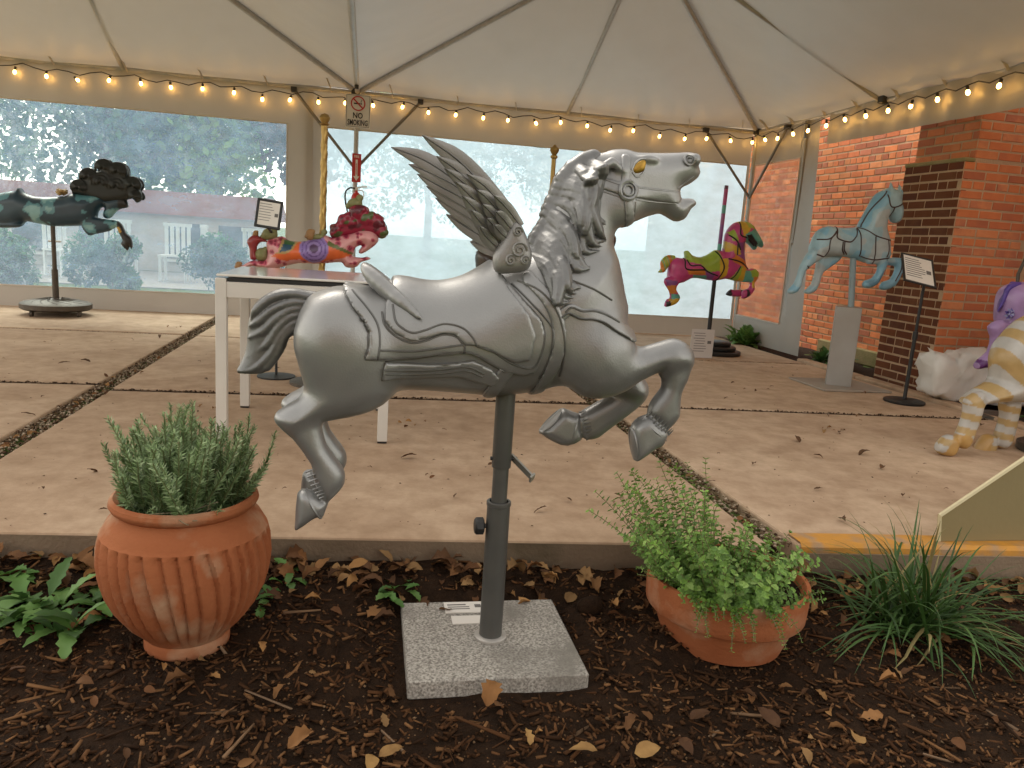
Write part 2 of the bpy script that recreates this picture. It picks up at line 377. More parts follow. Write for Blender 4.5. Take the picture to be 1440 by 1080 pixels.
# ------------------------------------------------------------------ ground, mulch bed, pavement
M_soil = mat('soil', (.011, .0055, .0026), .95, 0, (.03, .015, .007), 30, 10, 1., 90)
M_lawn = mat('lawn', (.07, .12, .03), .95, 0, (.13, .17, .05), 1.2, 8, .4, 30)
M_conc = rand_mat('concrete', [(.46, .32, .21), (.54, .39, .265), (.58, .425, .295), (.62, .46, .32), (.5, .355, .24)], .8, .18, 160, nscale=1.3, namt=1.5)
n_ = M_conc.node_tree; b_ = n_.nodes['Principled BSDF']; lk_ = b_.inputs['Base Color'].links[0]; src_ = lk_.from_socket      # fine stains and scuffs over the broad tone
ge_ = n_.nodes.new('ShaderNodeNewGeometry'); nz_ = n_.nodes.new('ShaderNodeTexNoise'); nz_.inputs['Scale'].default_value = 7; nz_.inputs['Detail'].default_value = 10; nz_.inputs['Roughness'].default_value = .7; n_.links.new(ge_.outputs['Position'], nz_.inputs['Vector'])
rp_ = n_.nodes.new('ShaderNodeValToRGB'); rp_.color_ramp.elements[0].position = .32; rp_.color_ramp.elements[1].position = .62; rp_.color_ramp.elements[0].color = (.62, .56, .5, 1); rp_.color_ramp.elements[1].color = (1, 1, 1, 1)
mx_ = n_.nodes.new('ShaderNodeMixRGB'); mx_.blend_type = 'MULTIPLY'; mx_.inputs[0].default_value = .75; n_.links.new(nz_.outputs['Fac'], rp_.inputs['Fac']); n_.links.new(src_, mx_.inputs[1]); n_.links.new(rp_.outputs[0], mx_.inputs[2]); n_.links.new(mx_.outputs[0], b_.inputs['Base Color'])
M_grav = mat('gravel', (.2, .14, .09), .9, 0, (.42, .34, .26), 40, 2, 0, vamt=.3)
M_yel = mat('kerb_paint', (.62, .28, .03), .7, 0, (.45, .22, .05), 14, 8, .15, 90, vamt=.5, col3=(.33, .23, .15), s3=9)

def bed_z(t): return np.interp(t, [0, 1.88, 2.33, 2.62], [-.2, -.183, -.142, -.078])
tl = [-120, -30, -8, 0, 2.4, 2.72, 2.74, 6, 9.6, 9.7, 14, 30, 80, 300]; zl = [-.24, -.24, -.24, -.24, -.24, -.24, -.05, -.05, -.05, -.03, -.03, -.02, -.02, -.02]
sl_ = [-250, -60, -20, -9, -5, 0, 4.4, 5.4, 9, 20, 60, 250]
gv = [W(a, b, c) for b, c in zip(tl, zl) for a in sl_]; k_ = len(sl_)
gf = [(j * k_ + i, j * k_ + i + 1, (j + 1) * k_ + i + 1, (j + 1) * k_ + i) for j in range(len(tl) - 1) for i in range(k_ - 1)]
tag(obj('ground', gv, gf, M_lawn), None, None, kind='structure')
# soil strip by the brick wall and under the slabs
sv = [W(a, b, -.035 + .02 * float(vnoise(a * 9, b * 9, 3))) for b in np.linspace(2.8, 10.5, 60) for a in np.linspace(4.3, 5.45, 14)]
sf = [(j * 14 + i, j * 14 + i + 1, (j + 1) * 14 + i + 1, (j + 1) * 14 + i) for j in range(59) for i in range(13)]
tag(obj('planting_strip', sv, sf, M_soil, smooth=True), None, None, kind='structure')

ns, ntt = 150, 70
SS, TT = np.meshgrid(np.linspace(-3.2, 4.6, ns), np.linspace(-.3, 2.66, ntt), indexing='ij')
ZZ = bed_z(TT) + .014 * vnoise(SS * 7, TT * 7, 5, 4) + .008 * vnoise(SS * 30, TT * 30, 6, 2)
ZZ += .035 * np.exp(-((SS - .93) ** 2 + (TT - 2.07) ** 2) / .01)                 # heaped against the terracotta pot
_insl = (SS > .1) & (SS < .69) & (TT > 1.84) & (TT < 2.37); ZZ = np.where(_insl, np.minimum(ZZ, -.165), ZZ)
def bed_at(s, t):
    i = int(np.clip((s + 3.2) / 7.8 * (ns - 1), 0, ns - 1)); j = int(np.clip((t + .3) / 2.96 * (ntt - 1), 0, ntt - 1)); return float(ZZ[i, j])
bv = (SS.ravel()[:, None] * E1 + TT.ravel()[:, None] * E2 + ZZ.ravel()[:, None] * EZ)
bf = np.array([(i * ntt + j, (i + 1) * ntt + j, (i + 1) * ntt + j + 1, i * ntt + j + 1) for i in range(ns - 1) for j in range(ntt - 1)])
tag(obj('mulch_bed', bv, bf, M_soil, smooth=True), None, None, kind='structure')

pav = thing('pavement', None, None); pav['kind'] = 'structure'
def kerb_t(s): return 2.575 - .07 * s
def slab(c4, z1=0., th=.17, bev=.009):
    P = np.array(c4, float); ctr = P.mean(0); v = []
    for z, ins in ((z1 - th, 0), (z1 - bev, 0), (z1 - bev * .25, bev * .3), (z1, bev * 1.2)):
        for p in P: q = p + ins * np.sign(ctr - p); v.append(W(q[0], q[1], z))
    f = [(3, 2, 1, 0), (12, 13, 14, 15)] + [(k * 4 + i, k * 4 + (i + 1) % 4, k * 4 + 4 + (i + 1) % 4, k * 4 + 4 + i) for k in range(3) for i in range(4)]
    return obj('concrete_slab', v, f, M_conc, pav)
cols_ = [(-8.0, -4.78, 5.1, 5.1, 7.47), (-4.68, -1.635, 5.07, 5.12, 7.47), (-1.505, 1.505, 4.97, 4.9, 7.4), (1.62, 4.46, 4.86, 4.7, 7.08)]
slabs = []
for a, b, j0, j1, j2 in cols_:
    zt = rng.uniform(-.003, .003, 3)
    slabs.append(slab([(a, kerb_t(a)), (b, kerb_t(b)), (b, j1 - .036), (a, j0 - .036)], zt[0]))
    slab([(a, j0 + .036), (b, j1 + .036), (b, j2 - .026), (a, j2 - .026)], zt[1])
    slab([(a, j2 + .026), (b, j2 + .026), (b, 9.75), (a, 9.75)], zt[2])
M_kf = mat('weathered_kerb', (.17, .125, .085), .9, 0, (.26, .195, .135), 5, 8, .4, 70, vamt=.8, col3=(.1, .08, .05), s3=3)
for sb, (a, b, *_r) in zip(slabs, cols_):
    obj('kerb_face', [W(a + .004, kerb_t(a) - .004, -.165), W(b - .004, kerb_t(b) - .004, -.165), W(b - .004, kerb_t(b) - .004, -.011 if sb is not slabs[3] else -.034), W(a + .004, kerb_t(a) - .004, -.011 if sb is not slabs[3] else -.034)], [(0, 1, 2, 3)], M_kf, sb)
ed = thing('concrete_edging', None, None, W(4.53, 6, 0)); ed['kind'] = 'structure'
for a, b in ((2.3, 4.2), (4.215, 6.3), (6.315, 7.3)):
    MB().box(W(4.535, (a + b) / 2, -.04), (.12, b - a, .13), bev=.01).build('edging_block', M_conc, ed)
q = [(1.63, kerb_t(1.63) + .004), (4.45, kerb_t(4.45) + .004)]
st_ = MB(); zt_ = .0068
st_.add([W(q[0][0], q[0][1] + .004, zt_), W(q[1][0], q[1][1] + .004, zt_), W(q[1][0], q[1][1] + .1, zt_), W(q[0][0], q[0][1] + .1, zt_),
         W(q[0][0], q[0][1] - .008, -.008), W(q[1][0], q[1][1] - .008, -.008), W(q[0][0], q[0][1] - .008, -.03), W(q[1][0], q[1][1] - .008, -.03)],
        [(0, 1, 2, 3), (4, 5, 1, 0), (6, 7, 5, 4)]).build('paint_stripe', M_yel, slabs[3])

# gravel in the joints
def pebbles(name, spots, rmin, rmax, M, colf=None, flat=.6, parent=None):
    base = np.array([(1, 0, 0), (-1, 0, 0), (0, 1, 0), (0, -1, 0), (0, 0, 1), (0, 0, -1)], float)
    fc = np.array([(0, 2, 4), (2, 1, 4), (1, 3, 4), (3, 0, 4), (2, 0, 5), (1, 2, 5), (3, 1, 5), (0, 3, 5)])
    n = len(spots); r = rng.uniform(rmin, rmax, n)[:, None, None]; an = rng.uniform(0, 6.28, n)
    sh = base[None] * rng.uniform(.6, 1.15, (n, 6, 1)) * np.array([1, .8, flat]); c, s_ = np.cos(an)[:, None], np.sin(an)[:, None]
    x = sh[..., 0] * c - sh[..., 1] * s_; y = sh[..., 0] * s_ + sh[..., 1] * c
    v = np.stack([x, y, sh[..., 2]], -1) * r + np.asarray(spots)[:, None, :]
    f = (fc[None] + (np.arange(n) * 6)[:, None, None]).reshape(-1, 3)
    o = obj(name, v.reshape(-1, 3), f, M, parent)
    if colf is not None: paint(o, np.repeat(colf(n), 6, 0))
    return o
def pick(n, cols, jit=.15):
    c = np.array(cols)[rng.integers(0, len(cols), n)]; return np.clip(c * rng.uniform(1 - jit, 1 + jit, (n, 1)) , 0, 1)
M_bits = attr_mat('loose_bits', .9)
spots = []
for s0, wd, ta, tb, n in ((-1.57, .062, 2.7, 9.7, 4200), (1.562, .054, 2.5, 9.7, 3600), (-4.73, .045, 2.9, 9.7, 1500)):
    for _ in range(n): u = random.random(); spots.append(W(s0 + random.uniform(-wd, wd), ta + (tb - ta) * u, -.02 + random.uniform(-.006, .01)))
tag(pebbles('joint_gravel', spots, .005, .014, M_bits, lambda n: pick(n, [(.11, .065, .036), (.19, .125, .075), (.32, .25, .17), (.07, .042, .025), (.42, .33, .24)])), 'brown gravel and leaf crumbs filling the long pavement joints', 'gravel', kind='stuff')
spots = []
for a, b, j0, j1, j2 in cols_:
    for _ in range(900): u = random.random(); spots.append(W(a + (b - a) * u, j0 + (j1 - j0) * u + random.uniform(-.034, .034), -.009 + random.uniform(-.006, .008)))
    for _ in range(700): u = random.random(); spots.append(W(a + (b - a) * u, j2 + random.uniform(-.024, .024), -.009))
js = MB()
for a, b, j0, j1, j2 in cols_:
    js.add([W(a, j0 - .036, -.013), W(b, j1 - .036, -.013), W(b, j1 + .036, -.013), W(a, j0 + .036, -.013)], [(0, 1, 2, 3)]); js.add([W(a, j2 - .026, -.013), W(b, j2 - .026, -.013), W(b, j2 + .026, -.013), W(a, j2 + .026, -.013)], [(0, 1, 2, 3)])
tag(js.build('joint_soil', M_soil), None, None, kind='structure')
tag(pebbles('joint_debris', spots, .004, .012, M_bits, lambda n: pick(n, [(.05, .028, .015), (.08, .046, .025), (.035, .02, .012), (.13, .08, .045)])), 'dark leaf debris in the narrow cross joints of the paving', 'debris', kind='stuff')

# mulch: thousands of bark chips and shreds as one mass
def chips(n, smin_, smax, tmin, tmax, L, wd, th, cols, lift=.006, tilt=.35, skip=True):
    v = []; f = []; c = []
    for _ in range(n):
        for _k in range(20):
            s0 = random.uniform(smin_, smax); t0 = random.uniform(tmin, tmax)
            if t0 > kerb_t(s0) - .01: continue
            if skip and .12 < s0 < .67 and 1.86 < t0 < 2.35: continue
            break
        a = random.uniform(0, math.pi); el = random.gauss(0, tilt); l = random.uniform(*L) * .5; wv = random.uniform(*wd) * .5; h = random.uniform(*th) * .5
        dx = np.array([math.cos(a) * math.cos(el), math.sin(a) * math.cos(el), math.sin(el)]); dy = nrm(np.cross([0, 0, 1], dx) + np.array([0, 0, random.gauss(0, .3)])); dz = np.cross(dx, dy)
        p = W(s0, t0, bed_at(s0, t0) + lift * random.uniform(-.3, 1.6)); b = len(v); tp = random.uniform(.3, .9)
        for i, j, k in ((-1, -1, -1), (1, -tp, -1), (1, tp, -1), (-1, 1, -1), (-1, -1, 1), (1, -tp, 1), (1, tp, 1), (-1, 1, 1)):
            v.append(p + dx * l * i + dy * wv * j + dz * h * k)
        f += [(b, b + 3, b + 2, b + 1), (b + 4, b + 5, b + 6, b + 7), (b, b + 1, b + 5, b + 4), (b + 1, b + 2, b + 6, b + 5), (b + 2, b + 3, b + 7, b + 6), (b + 3, b, b + 4, b + 7)]
        cc = np.array(random.choice(cols)) * random.uniform(.7, 1.3); c += [cc] * 8
    return v, f, c
MULCH = [(.045, .02, .008), (.072, .031, .012), (.024, .011, .0045), (.1, .046, .019), (.165, .082, .034), (.052, .024, .01)]
cv, cf, cc = chips(17000, -2.1, 3.2, .85, 2.62, (.01, .045), (.003, .012), (.002, .006), MULCH)
o_ = obj('bark_mulch', cv, np.array(cf), M_bits); paint(o_, np.array(cc)); tag(o_, 'dark brown shredded bark mulch covering the planting bed', 'mulch', kind='stuff')
cr = []
for _ in range(22000):
    s0, t0 = random.uniform(-2.1, 3.2), random.uniform(.85, 2.6)
    if t0 < kerb_t(s0) - .005 and not (.12 < s0 < .67 and 1.86 < t0 < 2.35): cr.append(W(s0, t0, bed_at(s0, t0) + .002))
tag(pebbles('mulch_crumbs', cr, .002, .0075, M_bits, lambda n: pick(n, MULCH + [(.16, .1, .055)]), .7), 'fine dark crumbs of bark between the mulch pieces', 'mulch', kind='stuff')
cv, cf, cc = chips(260, -2.0, 3.0, .8, 2.58, (.06, .16), (.005, .012), (.003, .006), MULCH + [(.15, .09, .05), (.2, .13, .08)], .014, .15)
o_ = obj('twig_litter', cv, np.array(cf), M_bits); paint(o_, np.array(cc)); tag(o_, 'thin twigs and long bark shreds scattered on the mulch', 'twigs', kind='stuff')

# leaves
def leaf_mesh(name, L, wd, curl, seed, M, lobes=0, colr=None):
    r = random.Random(seed); n = 7; v = []; f = []
    for i in range(n + 1):
        x = i / n; w0 = wd * (math.sin(math.pi * min(1, x ** .75)) ** .8) * (1 + (.25 * math.sin(x * 20) if lobes else 0)) + .001
        zc = curl * math.sin(x * 2.6 + r.uniform(-.2, .2)) * L
        for j, q in enumerate((-1, -.5, 0, .5, 1)): v.append((x * L - L / 2, q * w0, zc + abs(q) ** 1.5 * w0 * (curl * 3.2) + r.uniform(-.04, .04) * L * (abs(q) > .4)))
    for i in range(n):
        for j in range(4): f.append((i * 5 + j, i * 5 + j + 1, i * 5 + 6 + j, i * 5 + 5 + j))
    return mesh(name, v, f, True, M)
M_leafd = rand_mat('dead_leaf', [(.07, .032, .014), (.16, .075, .028), (.27, .13, .045), (.11, .05, .02), (.34, .2, .07)], .75, .2, 200, nscale=40, namt=.25)
M_leafp = rand_mat('dry_leaf_dark', [(.08, .04, .02), (.13, .07, .035), (.1, .05, .025)], .85, .2, 200)
DL = [leaf_mesh('dead_leaf', 1., random.uniform(.2, .36), random.uniform(.05, .32), i, M_leafd, i % 2) for i in range(9)]
DP = [leaf_mesh('dry_leaf', 1., random.uniform(.14, .3), random.uniform(.05, .22), 50 + i, M_leafp, i % 2) for i in range(6)]
litter_v, litter_f, litter_c = [], [], []
LC = [(.12, .055, .024), (.2, .1, .04), (.09, .045, .022), (.16, .075, .03), (.3, .16, .06), (.24, .14, .06)]
def litter(n, fn):
    for _ in range(n):
        p, L = fn(); me = random.choice(DL); R = Matrix.Rotation(random.uniform(0, 6.28), 3, 'Z') @ Matrix.Rotation(random.gauss(0, .4), 3, 'X') @ Matrix.Rotation(random.gauss(0, .35), 3, 'Y')
        b = len(litter_v); litter_v.extend([np.array(R @ (v.co * L)) + p for v in me.vertices]); litter_f.extend([tuple(b + i for i in q.vertices) for q in me.polygons]); litter_c.extend([np.array(random.choice(LC)) * random.uniform(.7, 1.25)] * len(me.vertices))
def at_kerb():
    s0 = random.uniform(-2.0, 2.6); t0 = kerb_t(s0) - abs(random.gauss(0, .11)) - .02; return W(s0, t0, bed_at(s0, t0) + random.uniform(.006, .03)), random.uniform(.035, .085)
def anywhere():
    while True:
        s0 = random.uniform(-1.9, 2.6); t0 = random.uniform(.9, 2.5)
        if not (.1 < s0 < .7 and 1.84 < t0 < 2.38): return W(s0, t0, bed_at(s0, t0) + .012), random.uniform(.02, .05)
def in_joint():
    s0 = random.choice((-1.57, 1.562)) + random.gauss(0, .03); t0 = random.uniform(2.5, 9); return W(s0, t0, -.015), random.uniform(.02, .05)
def on_paving():
    c = random.choice(PAV_C); p = W(c[0] + random.gauss(0, .12), c[1] + random.gauss(0, .07), .006); return p, random.uniform(.012, .04)
PAV_C = [(random.uniform(-3.5, 4.2), random.uniform(2.9, 8.8)) for _ in range(26)]
litter(430, at_kerb); litter(260, anywhere); litter(120, in_joint); litter(90, on_paving)
o_ = obj('leaf_litter', litter_v, litter_f, attr_mat('litter', .8, bump=.2), smooth=True); paint(o_, np.array(litter_c))
tag(o_, 'brown fallen leaves drifted against the concrete kerb and over the mulch', 'leaves', kind='stuff')
# single leaves one can pick out
for px, py in [(845, 1020), (820, 1062), (985, 1010), (700, 1000), (742, 1040), (690, 985), (1048, 985), (885, 1022), (910, 1060), (1200, 1045), (1225, 1010), (1080, 1015), (1250, 965), (550, 1062), (520, 1075), (548, 975), (130, 885), (108, 895), (325, 1010), (60, 790), (30, 770), (20, 955), (120, 968), (250, 975), (380, 860), (430, 790), (610, 788), (1255, 930), (1320, 905), (1390, 935), (905, 820), (965, 1055), (420, 1050)]:
    s0, t0 = floor_at(px, py, -.17); t0 = min(t0, kerb_t(s0) - .05)
    o_ = place('fallen_leaf', random.choice(DL), W(s0, t0, bed_at(s0, t0) + .022), None, (random.gauss(0, .5), random.gauss(0, .3), random.uniform(0, 6.28)), [random.uniform(.045, .085)] * 3)
    tag(o_, 'curled brown leaf lying loose on the mulch', 'leaf', 'loose leaves on the mulch')
for px, py in [(575, 645), (690, 655), (710, 655), (800, 705), (760, 720), (640, 700), (450, 560), (560, 620), (520, 660), (610, 650), (940, 610), (1010, 640), (1060, 655), (1150, 645), (1180, 610), (1215, 640), (1240, 660), (1300, 655), (1085, 545), (1120, 620), (1150, 690), (1000, 680), (1380, 600), (210, 552), (150, 555), (120, 510), (90, 512), (60, 560), (280, 510), (290, 535), (225, 475), (265, 470), (175, 470), (40, 585), (390, 520), (130, 665), (145, 720), (1030, 540), (1085, 518), (1115, 530), (1185, 735), (960, 545), (400, 690), (60, 690), (870, 700), (700, 610), (1330, 690), (1270, 700)]:
    s0, t0 = floor_at(px, py)
    if t0 < kerb_t(s0) + .05: continue
    o_ = place('dry_leaf', random.choice(DP), W(s0, t0, .009), None, (random.gauss(0, .25), random.gauss(0, .2), random.uniform(0, 6.28)), [random.choice((.022, .03, .045, .06, .075))] * 3)
    tag(o_, 'dark dry leaf lying on the concrete paving', 'leaf', 'dry leaves on the paving')
cr = [W(*floor_at(random.uniform(0, 1440), random.uniform(455, 740)), .002) for _ in range(420)]
cr = [p for p in cr if p @ E2 > kerb_t(p @ E1) + .03 and -8 < p @ E1 < 4.4]
tag(pebbles('paving_crumbs', cr, .002, .008, M_bits, lambda n: pick(n, [(.1, .06, .03), (.16, .1, .06), (.07, .045, .03)]), .3), 'small leaf crumbs and specks strewn over the paving', 'debris', kind='stuff')

# ------------------------------------------------------------------ brick house and chimney
BR = [(.42, .14, .075), (.54, .17, .075), (.64, .215, .085), (.57, .185, .075), (.66, .26, .115), (.45, .16, .09)]
M_brick = rand_mat('brick', BR, .85, .5, 120, nscale=9, namt=.5)
M_brickd = rand_mat('brick_dark', [tuple(c * .25 for c in b) for b in BR], .9, .5, 120, nscale=9, namt=.5)  # same brick colours, much darker, for the chimney's lower left face
M_mort = mat('mortar', (.56, .4, .26), .95, 0, (.4, .27, .17), 6, 8, .5, 90)
def brick_meshes(L, M):
    out = []
    for k in range(4):
        r = random.Random(k); b = .004; x, z, d = L / 2, .0305, .05; v = []
        for y, ins in ((d, 0), (-.002, 0), (-.008, b)):
            for a, c in ((-x + ins, -z + ins), (x - ins, -z + ins), (x - ins, z - ins), (-x + ins, z - ins)): v.append((a + r.uniform(-.0025, .0025), y + (r.uniform(-.002, .002) if y < 0 else 0), c + r.uniform(-.002, .002)))
        f = [(8, 9, 10, 11)] + [(j * 4 + i, j * 4 + (i + 1) % 4, j * 4 + 4 + (i + 1) % 4, j * 4 + 4 + i) for j in range(2) for i in range(4)]
        f = [q[::-1] for q in f][0:0] + f
        out.append(mesh('brick', v, f, False, M))
    return out
BM = {}
def get_bm(L, M):
    key = (round(L, 3), M.name)
    if key not in BM: BM[key] = brick_meshes(L, M)
    return BM[key]
def face_bricks(o0, ax, length, z0, z1, rotz, M, seed):
    """running bond laid on a wall face: list of (mesh, position)"""
    r = random.Random(seed); out = []; row = 0; z = z0
    while z + .03 < z1:
        x = 0. if row % 2 == 0 else .1075
        if row % 2: out.append((r.choice(get_bm(.097, M)), o0 + ax * .0485 + EZ * (z + .0325), rotz))
        head = row % 6 == 5; step = .1125 if head else .215
        while x < length - .02:
            L = min(step - .0105, length - x)
            if L > .05: out.append((r.choice(get_bm(round(L / .0205) * .0205 if L < step - .012 else step - .0105, M)), o0 + ax * (x + L / 2) + EZ * (z + .0325), rotz))
            x += step
        z += .0755; row += 1
    return out
SW = 5.42
def lay(parent, items, limit=300, name='brick'):
    items = sorted(items, key=lambda q: np.linalg.norm(q[1] - CAM))
    for me, p, rz in items[:limit]: place(name, me, p, parent, (0, 0, rz))
    rest = items[limit:]
    if rest:
        v = []; f = []; c = []
        for me, p, rz in rest:
            R = Matrix.Rotation(rz, 3, 'Z'); b = len(v); v.extend([np.array(R @ q.co) + p for q in me.vertices]); f.extend([tuple(b + i for i in q.vertices) for q in me.polygons])
            c.extend([np.array(random.choice(BR)) * random.uniform(.8, 1.15)] * len(me.vertices))
        o = obj('brickwork', v, f, attr_mat('brick_far', .85, bump=.4), parent); paint(o, np.array(c)); o['kind'] = 'stuff'
house = thing('brick_house', 'red brick house wall with pale mortar running beside the tent', 'house', W(SW, 6, -.1))
MB().box(W(SW + .0965, 8.2, 1.9), (.2, 13.0, 4.2)).build('wall', M_mort, house)
rz_left = YAW - math.pi / 2          # bricks facing -s
items = face_bricks(W(SW, 5.6, -.04), -E2, 1.7, 0, 2.7, rz_left, M_brick, 1) + face_bricks(W(SW, 12.2, -.04), -E2, 5.8, 0, 2.75, rz_left, M_brick, 2)
lay(house, items)
M_moss = mat('mossy_render', (.2, .19, .08), .95, 0, (.34, .27, .15), 8, 8, .5, 60)
MB().box(W(SW - .03, 7.35, .04), (.06, 2.0, .17), bev=.012).build('footing', M_moss, house)
chim = thing('brick_chimney', 'tall brick chimney breast with a stepped shoulder standing out from the wall', 'chimney', W(4.75, 6, -.1))
CF, CB, CL, CSH = 5.66, 6.36, 4.72, 1.93       # front, back, left face, shoulder height
MB().box(W((CL - .0035 + SW) / 2, (CF + CB) / 2, (CSH - .1) / 2), (SW - CL + .0035, CB - CF + .007, CSH + .1)).build('lower_stack', M_mort, chim)
MB().box(W((CL + .0845 + SW) / 2, (CF + CB) / 2, CSH + 1.), (SW - CL - .0845, CB - CF + .006, 2.0)).build('upper_stack', M_mort, chim)
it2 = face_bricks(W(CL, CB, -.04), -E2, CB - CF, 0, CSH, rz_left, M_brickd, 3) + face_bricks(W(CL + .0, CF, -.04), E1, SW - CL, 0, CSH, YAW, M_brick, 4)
it2 += face_bricks(W(CL + .088, CB, CSH + .01), -E2, CB - CF, 0, .7, rz_left, M_brick, 5) + face_bricks(W(CL + .088, CF, CSH + .01), E1, SW - CL - .088, 0, .7, YAW, M_brick, 6)
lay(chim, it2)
MB().box(W(CL + .04, (CF + CB) / 2, CSH - .005), (.1, CB - CF + .03, .035), bev=.008).build('shoulder_cap', M_moss, chim)

# ------------------------------------------------------------------ tent: two pyramid tops on one frame
M_roof = sheet_mat('tent_roof_cloth', (.6, .575, .535), .07, .45, (.53, .505, .465), .3, 5)
M_cloth = sheet_mat('tent_wall_cloth', (.45, .42, .375), .1, .4, (.39, .36, .32), .2, 7)
M_alu = mat('tent_aluminium', (.5, .475, .44), .45, .35, (.4, .38, .35), 20, 5)
M_steel = mat('dark_bracket', (.06, .055, .05), .5, .6)
M_strap = sheet_mat('strap_webbing', (.7, .64, .55), .3)
TB, TF, TS0, TS1, TSM, EAVE, PEAK = 9.2, 3.7, -5.0, 4.7, -.15, 2.55, 3.66
tent = thing('frame_tent', 'off-white frame tent with two pyramid tops on tubular rafters', 'tent', W(TSM, TB, 0))
def roof_panel(a, b, p, seed):
    """triangle a-b-peak, slightly slack with faint wrinkles"""
    n = 26; v = []; f = []; a, b, p = map(np.array, (a, b, p)); nn = nrm(np.cross(b - a, p - a)); nn = nn if nn[2] > 0 else -nn
    for i in range(n + 1):
        x = i / n
        for j in range(n + 1):
            y = j / n; q = (a + (b - a) * y) * (1 - x) + p * x; edge = min(y, 1 - y) * 2 * (1 - x)
            sg = -.07 * math.sin(math.pi * y) * (1 - x) * math.sin(math.pi * min(1, x * .9 + .1)) - .02 * abs(math.sin(math.pi * y * 2)) * (1 - x)
            v.append(q + nn * (sg + .012 * float(vnoise((q @ E1) * 4, (q @ E2) * 4, seed)) * min(1, edge * 4)) * min(1, edge * 3) + EZ * .035)
    for i in range(n):
        for j in range(n): f.append((i * (n + 1) + j, i * (n + 1) + j + 1, (i + 1) * (n + 1) + j + 1, (i + 1) * (n + 1) + j))
    rp = obj('roof_panel', v, f, M_roof, tent, True)
    return rp
def tubep(name, pts, r, M=M_alu, n=10): return MB().tube(pts, r, n).build(name, M, tent, True)
for a, b in ((TS0, TSM), (TSM, TS1)):
    pk = W((a + b) / 2, 6.82, PEAK); c = [W(a, TB, EAVE), W(b, TB, EAVE), W(b, TF, EAVE), W(a, TF, EAVE)]
    for i in range(4):
        roof_panel(c[i], c[(i + 1) % 4], pk, i + int(a)); mid = (c[i] + c[(i + 1) % 4]) / 2 if i % 2 == 0 else W(c[i] @ E1, 6.82, EAVE)
        tubep('rafter', [c[i], pk], .026)
        if abs(float(mid @ E1) - TSM) > .1: tubep('rafter', [mid, pk], .024)
    MB().lathe([(.09, -.06), (.09, .06)], pk, 10).build('crown_hub', M_alu, tent)
for p, q in ((W(TS0, TB, EAVE), W(TSM, TB, EAVE)), (W(TSM, TB, EAVE), W(TS1, TB, EAVE)), (W(TS1, TB, EAVE), W(TS1, TF, EAVE)), (W(TSM, TB, EAVE), W(TSM, TF, EAVE)), (W(TS0, TB, EAVE), W(TS0, TF, EAVE)), (W(TS0, TF, EAVE), W(TSM, TF, EAVE)), (W(TSM, TF, EAVE), W(TS1, TF, EAVE))):
    tubep('eave_rail', [p, q], .026)
for s_, t_ in ((TSM, TB), (TS1 - .02, TB), (TS0, TB), (TS1, TF - .02)): tubep('post', [W(s_, t_ - .03, 0), W(s_, t_ - .03, EAVE)], .027); MB().box(W(s_, t_ - .03, .006), (.14, .14, .012)).build('foot_plate', M_alu, tent)
def brace(p, q): tubep('brace', [p, q], .017, mat('brace_tube', (.2, .18, .15), .45, .7) if 'brace_tube' not in bpy.data.materials else bpy.data.materials['brace_tube'], 8); MB().box(q, (.06, .06, .05)).build('brace_clamp', M_steel, tent)
brace(W(TSM, TB - .06, 1.72), W(TSM - .68, TB - .05, EAVE - .04)); brace(W(TSM, TB - .06, 1.72), W(TSM + .7, TB - .05, EAVE - .04))
brace(W(TS1 - .03, TB - .06, 1.75), W(4.0, TB - .05, EAVE - .04)); brace(W(TS1 - .04, TB - .06, 1.75), W(TS1 - .05, 8.4, EAVE - .04))
for s_, t_ in ((TSM, TB), (TS1, TB), (TS1, 6.8), (TS1, TF)):
    MB().box(W(s_ - .02, t_ - .04, EAVE), (.09, .08, .07), bev=.01).build('corner_fitting', M_steel, tent)
MB().tube([W(TSM, 8.55, EAVE - .03), W(TSM, 8.55, EAVE - .07)], .022, 8).build('beam_pin', M_steel, tent)
for k in range(14):
    s_ = -4.6 + k * .7 + random.uniform(-.06, .06); z_ = EAVE
    MB().tube([W(s_, TB - .05, z_ - .03), W(s_ - .02, TB - .1, z_ + .03), W(s_ - .05, TB - .14, z_ + .1)], .013, 6, flat=.3).build('strap', M_strap, tent)
for k in range(8):
    t_ = 8.9 - k * .6 + random.uniform(-.05, .05)
    MB().tube([W(TS1 - .04, t_, EAVE - .02), W(TS1 - .08, t_ + .01, EAVE + .04), W(TS1 - .15, t_ + .03, EAVE + .1)], .014, 6, flat=.3).build('strap', M_strap, tent)

def wrinkle(a, z, seed):
    d = .02 * vnoise(a * 3.1, z * .9, seed, 3) + .006 * vnoise(a * 9, z * 3, seed + 1, 2)
    top = np.exp(-np.maximum(0, 2.5 - z) / .22); return d + top * .012 * np.sin(a * 2 * math.pi / .35 + 2 * vnoise(a * 4, z * 3, seed + 2)) + top * .008 * vnoise(a * 22, z * 5, seed + 4, 2)
def sheet(name, A, Zs, to3, keep, M, parent, seed, smooth=True):
    v = []; f = []; na, nz = len(A), len(Zs)
    for a in A:
        for z in Zs: v.append(to3(a, z, float(wrinkle(a, z, seed))))
    for i in range(na - 1):
        for j in range(nz - 1):
            if keep((A[i] + A[i + 1]) / 2, (Zs[j] + Zs[j + 1]) / 2): f.append((i * nz + j, (i + 1) * nz + j, (i + 1) * nz + j + 1, i * nz + j + 1))
    return obj(name, v, f, M, parent, smooth)
def lin(a, b, step): return list(np.linspace(a, b, max(2, int(abs(b - a) / step) + 1)))
ZW0, ZW1 = .225, 2.15
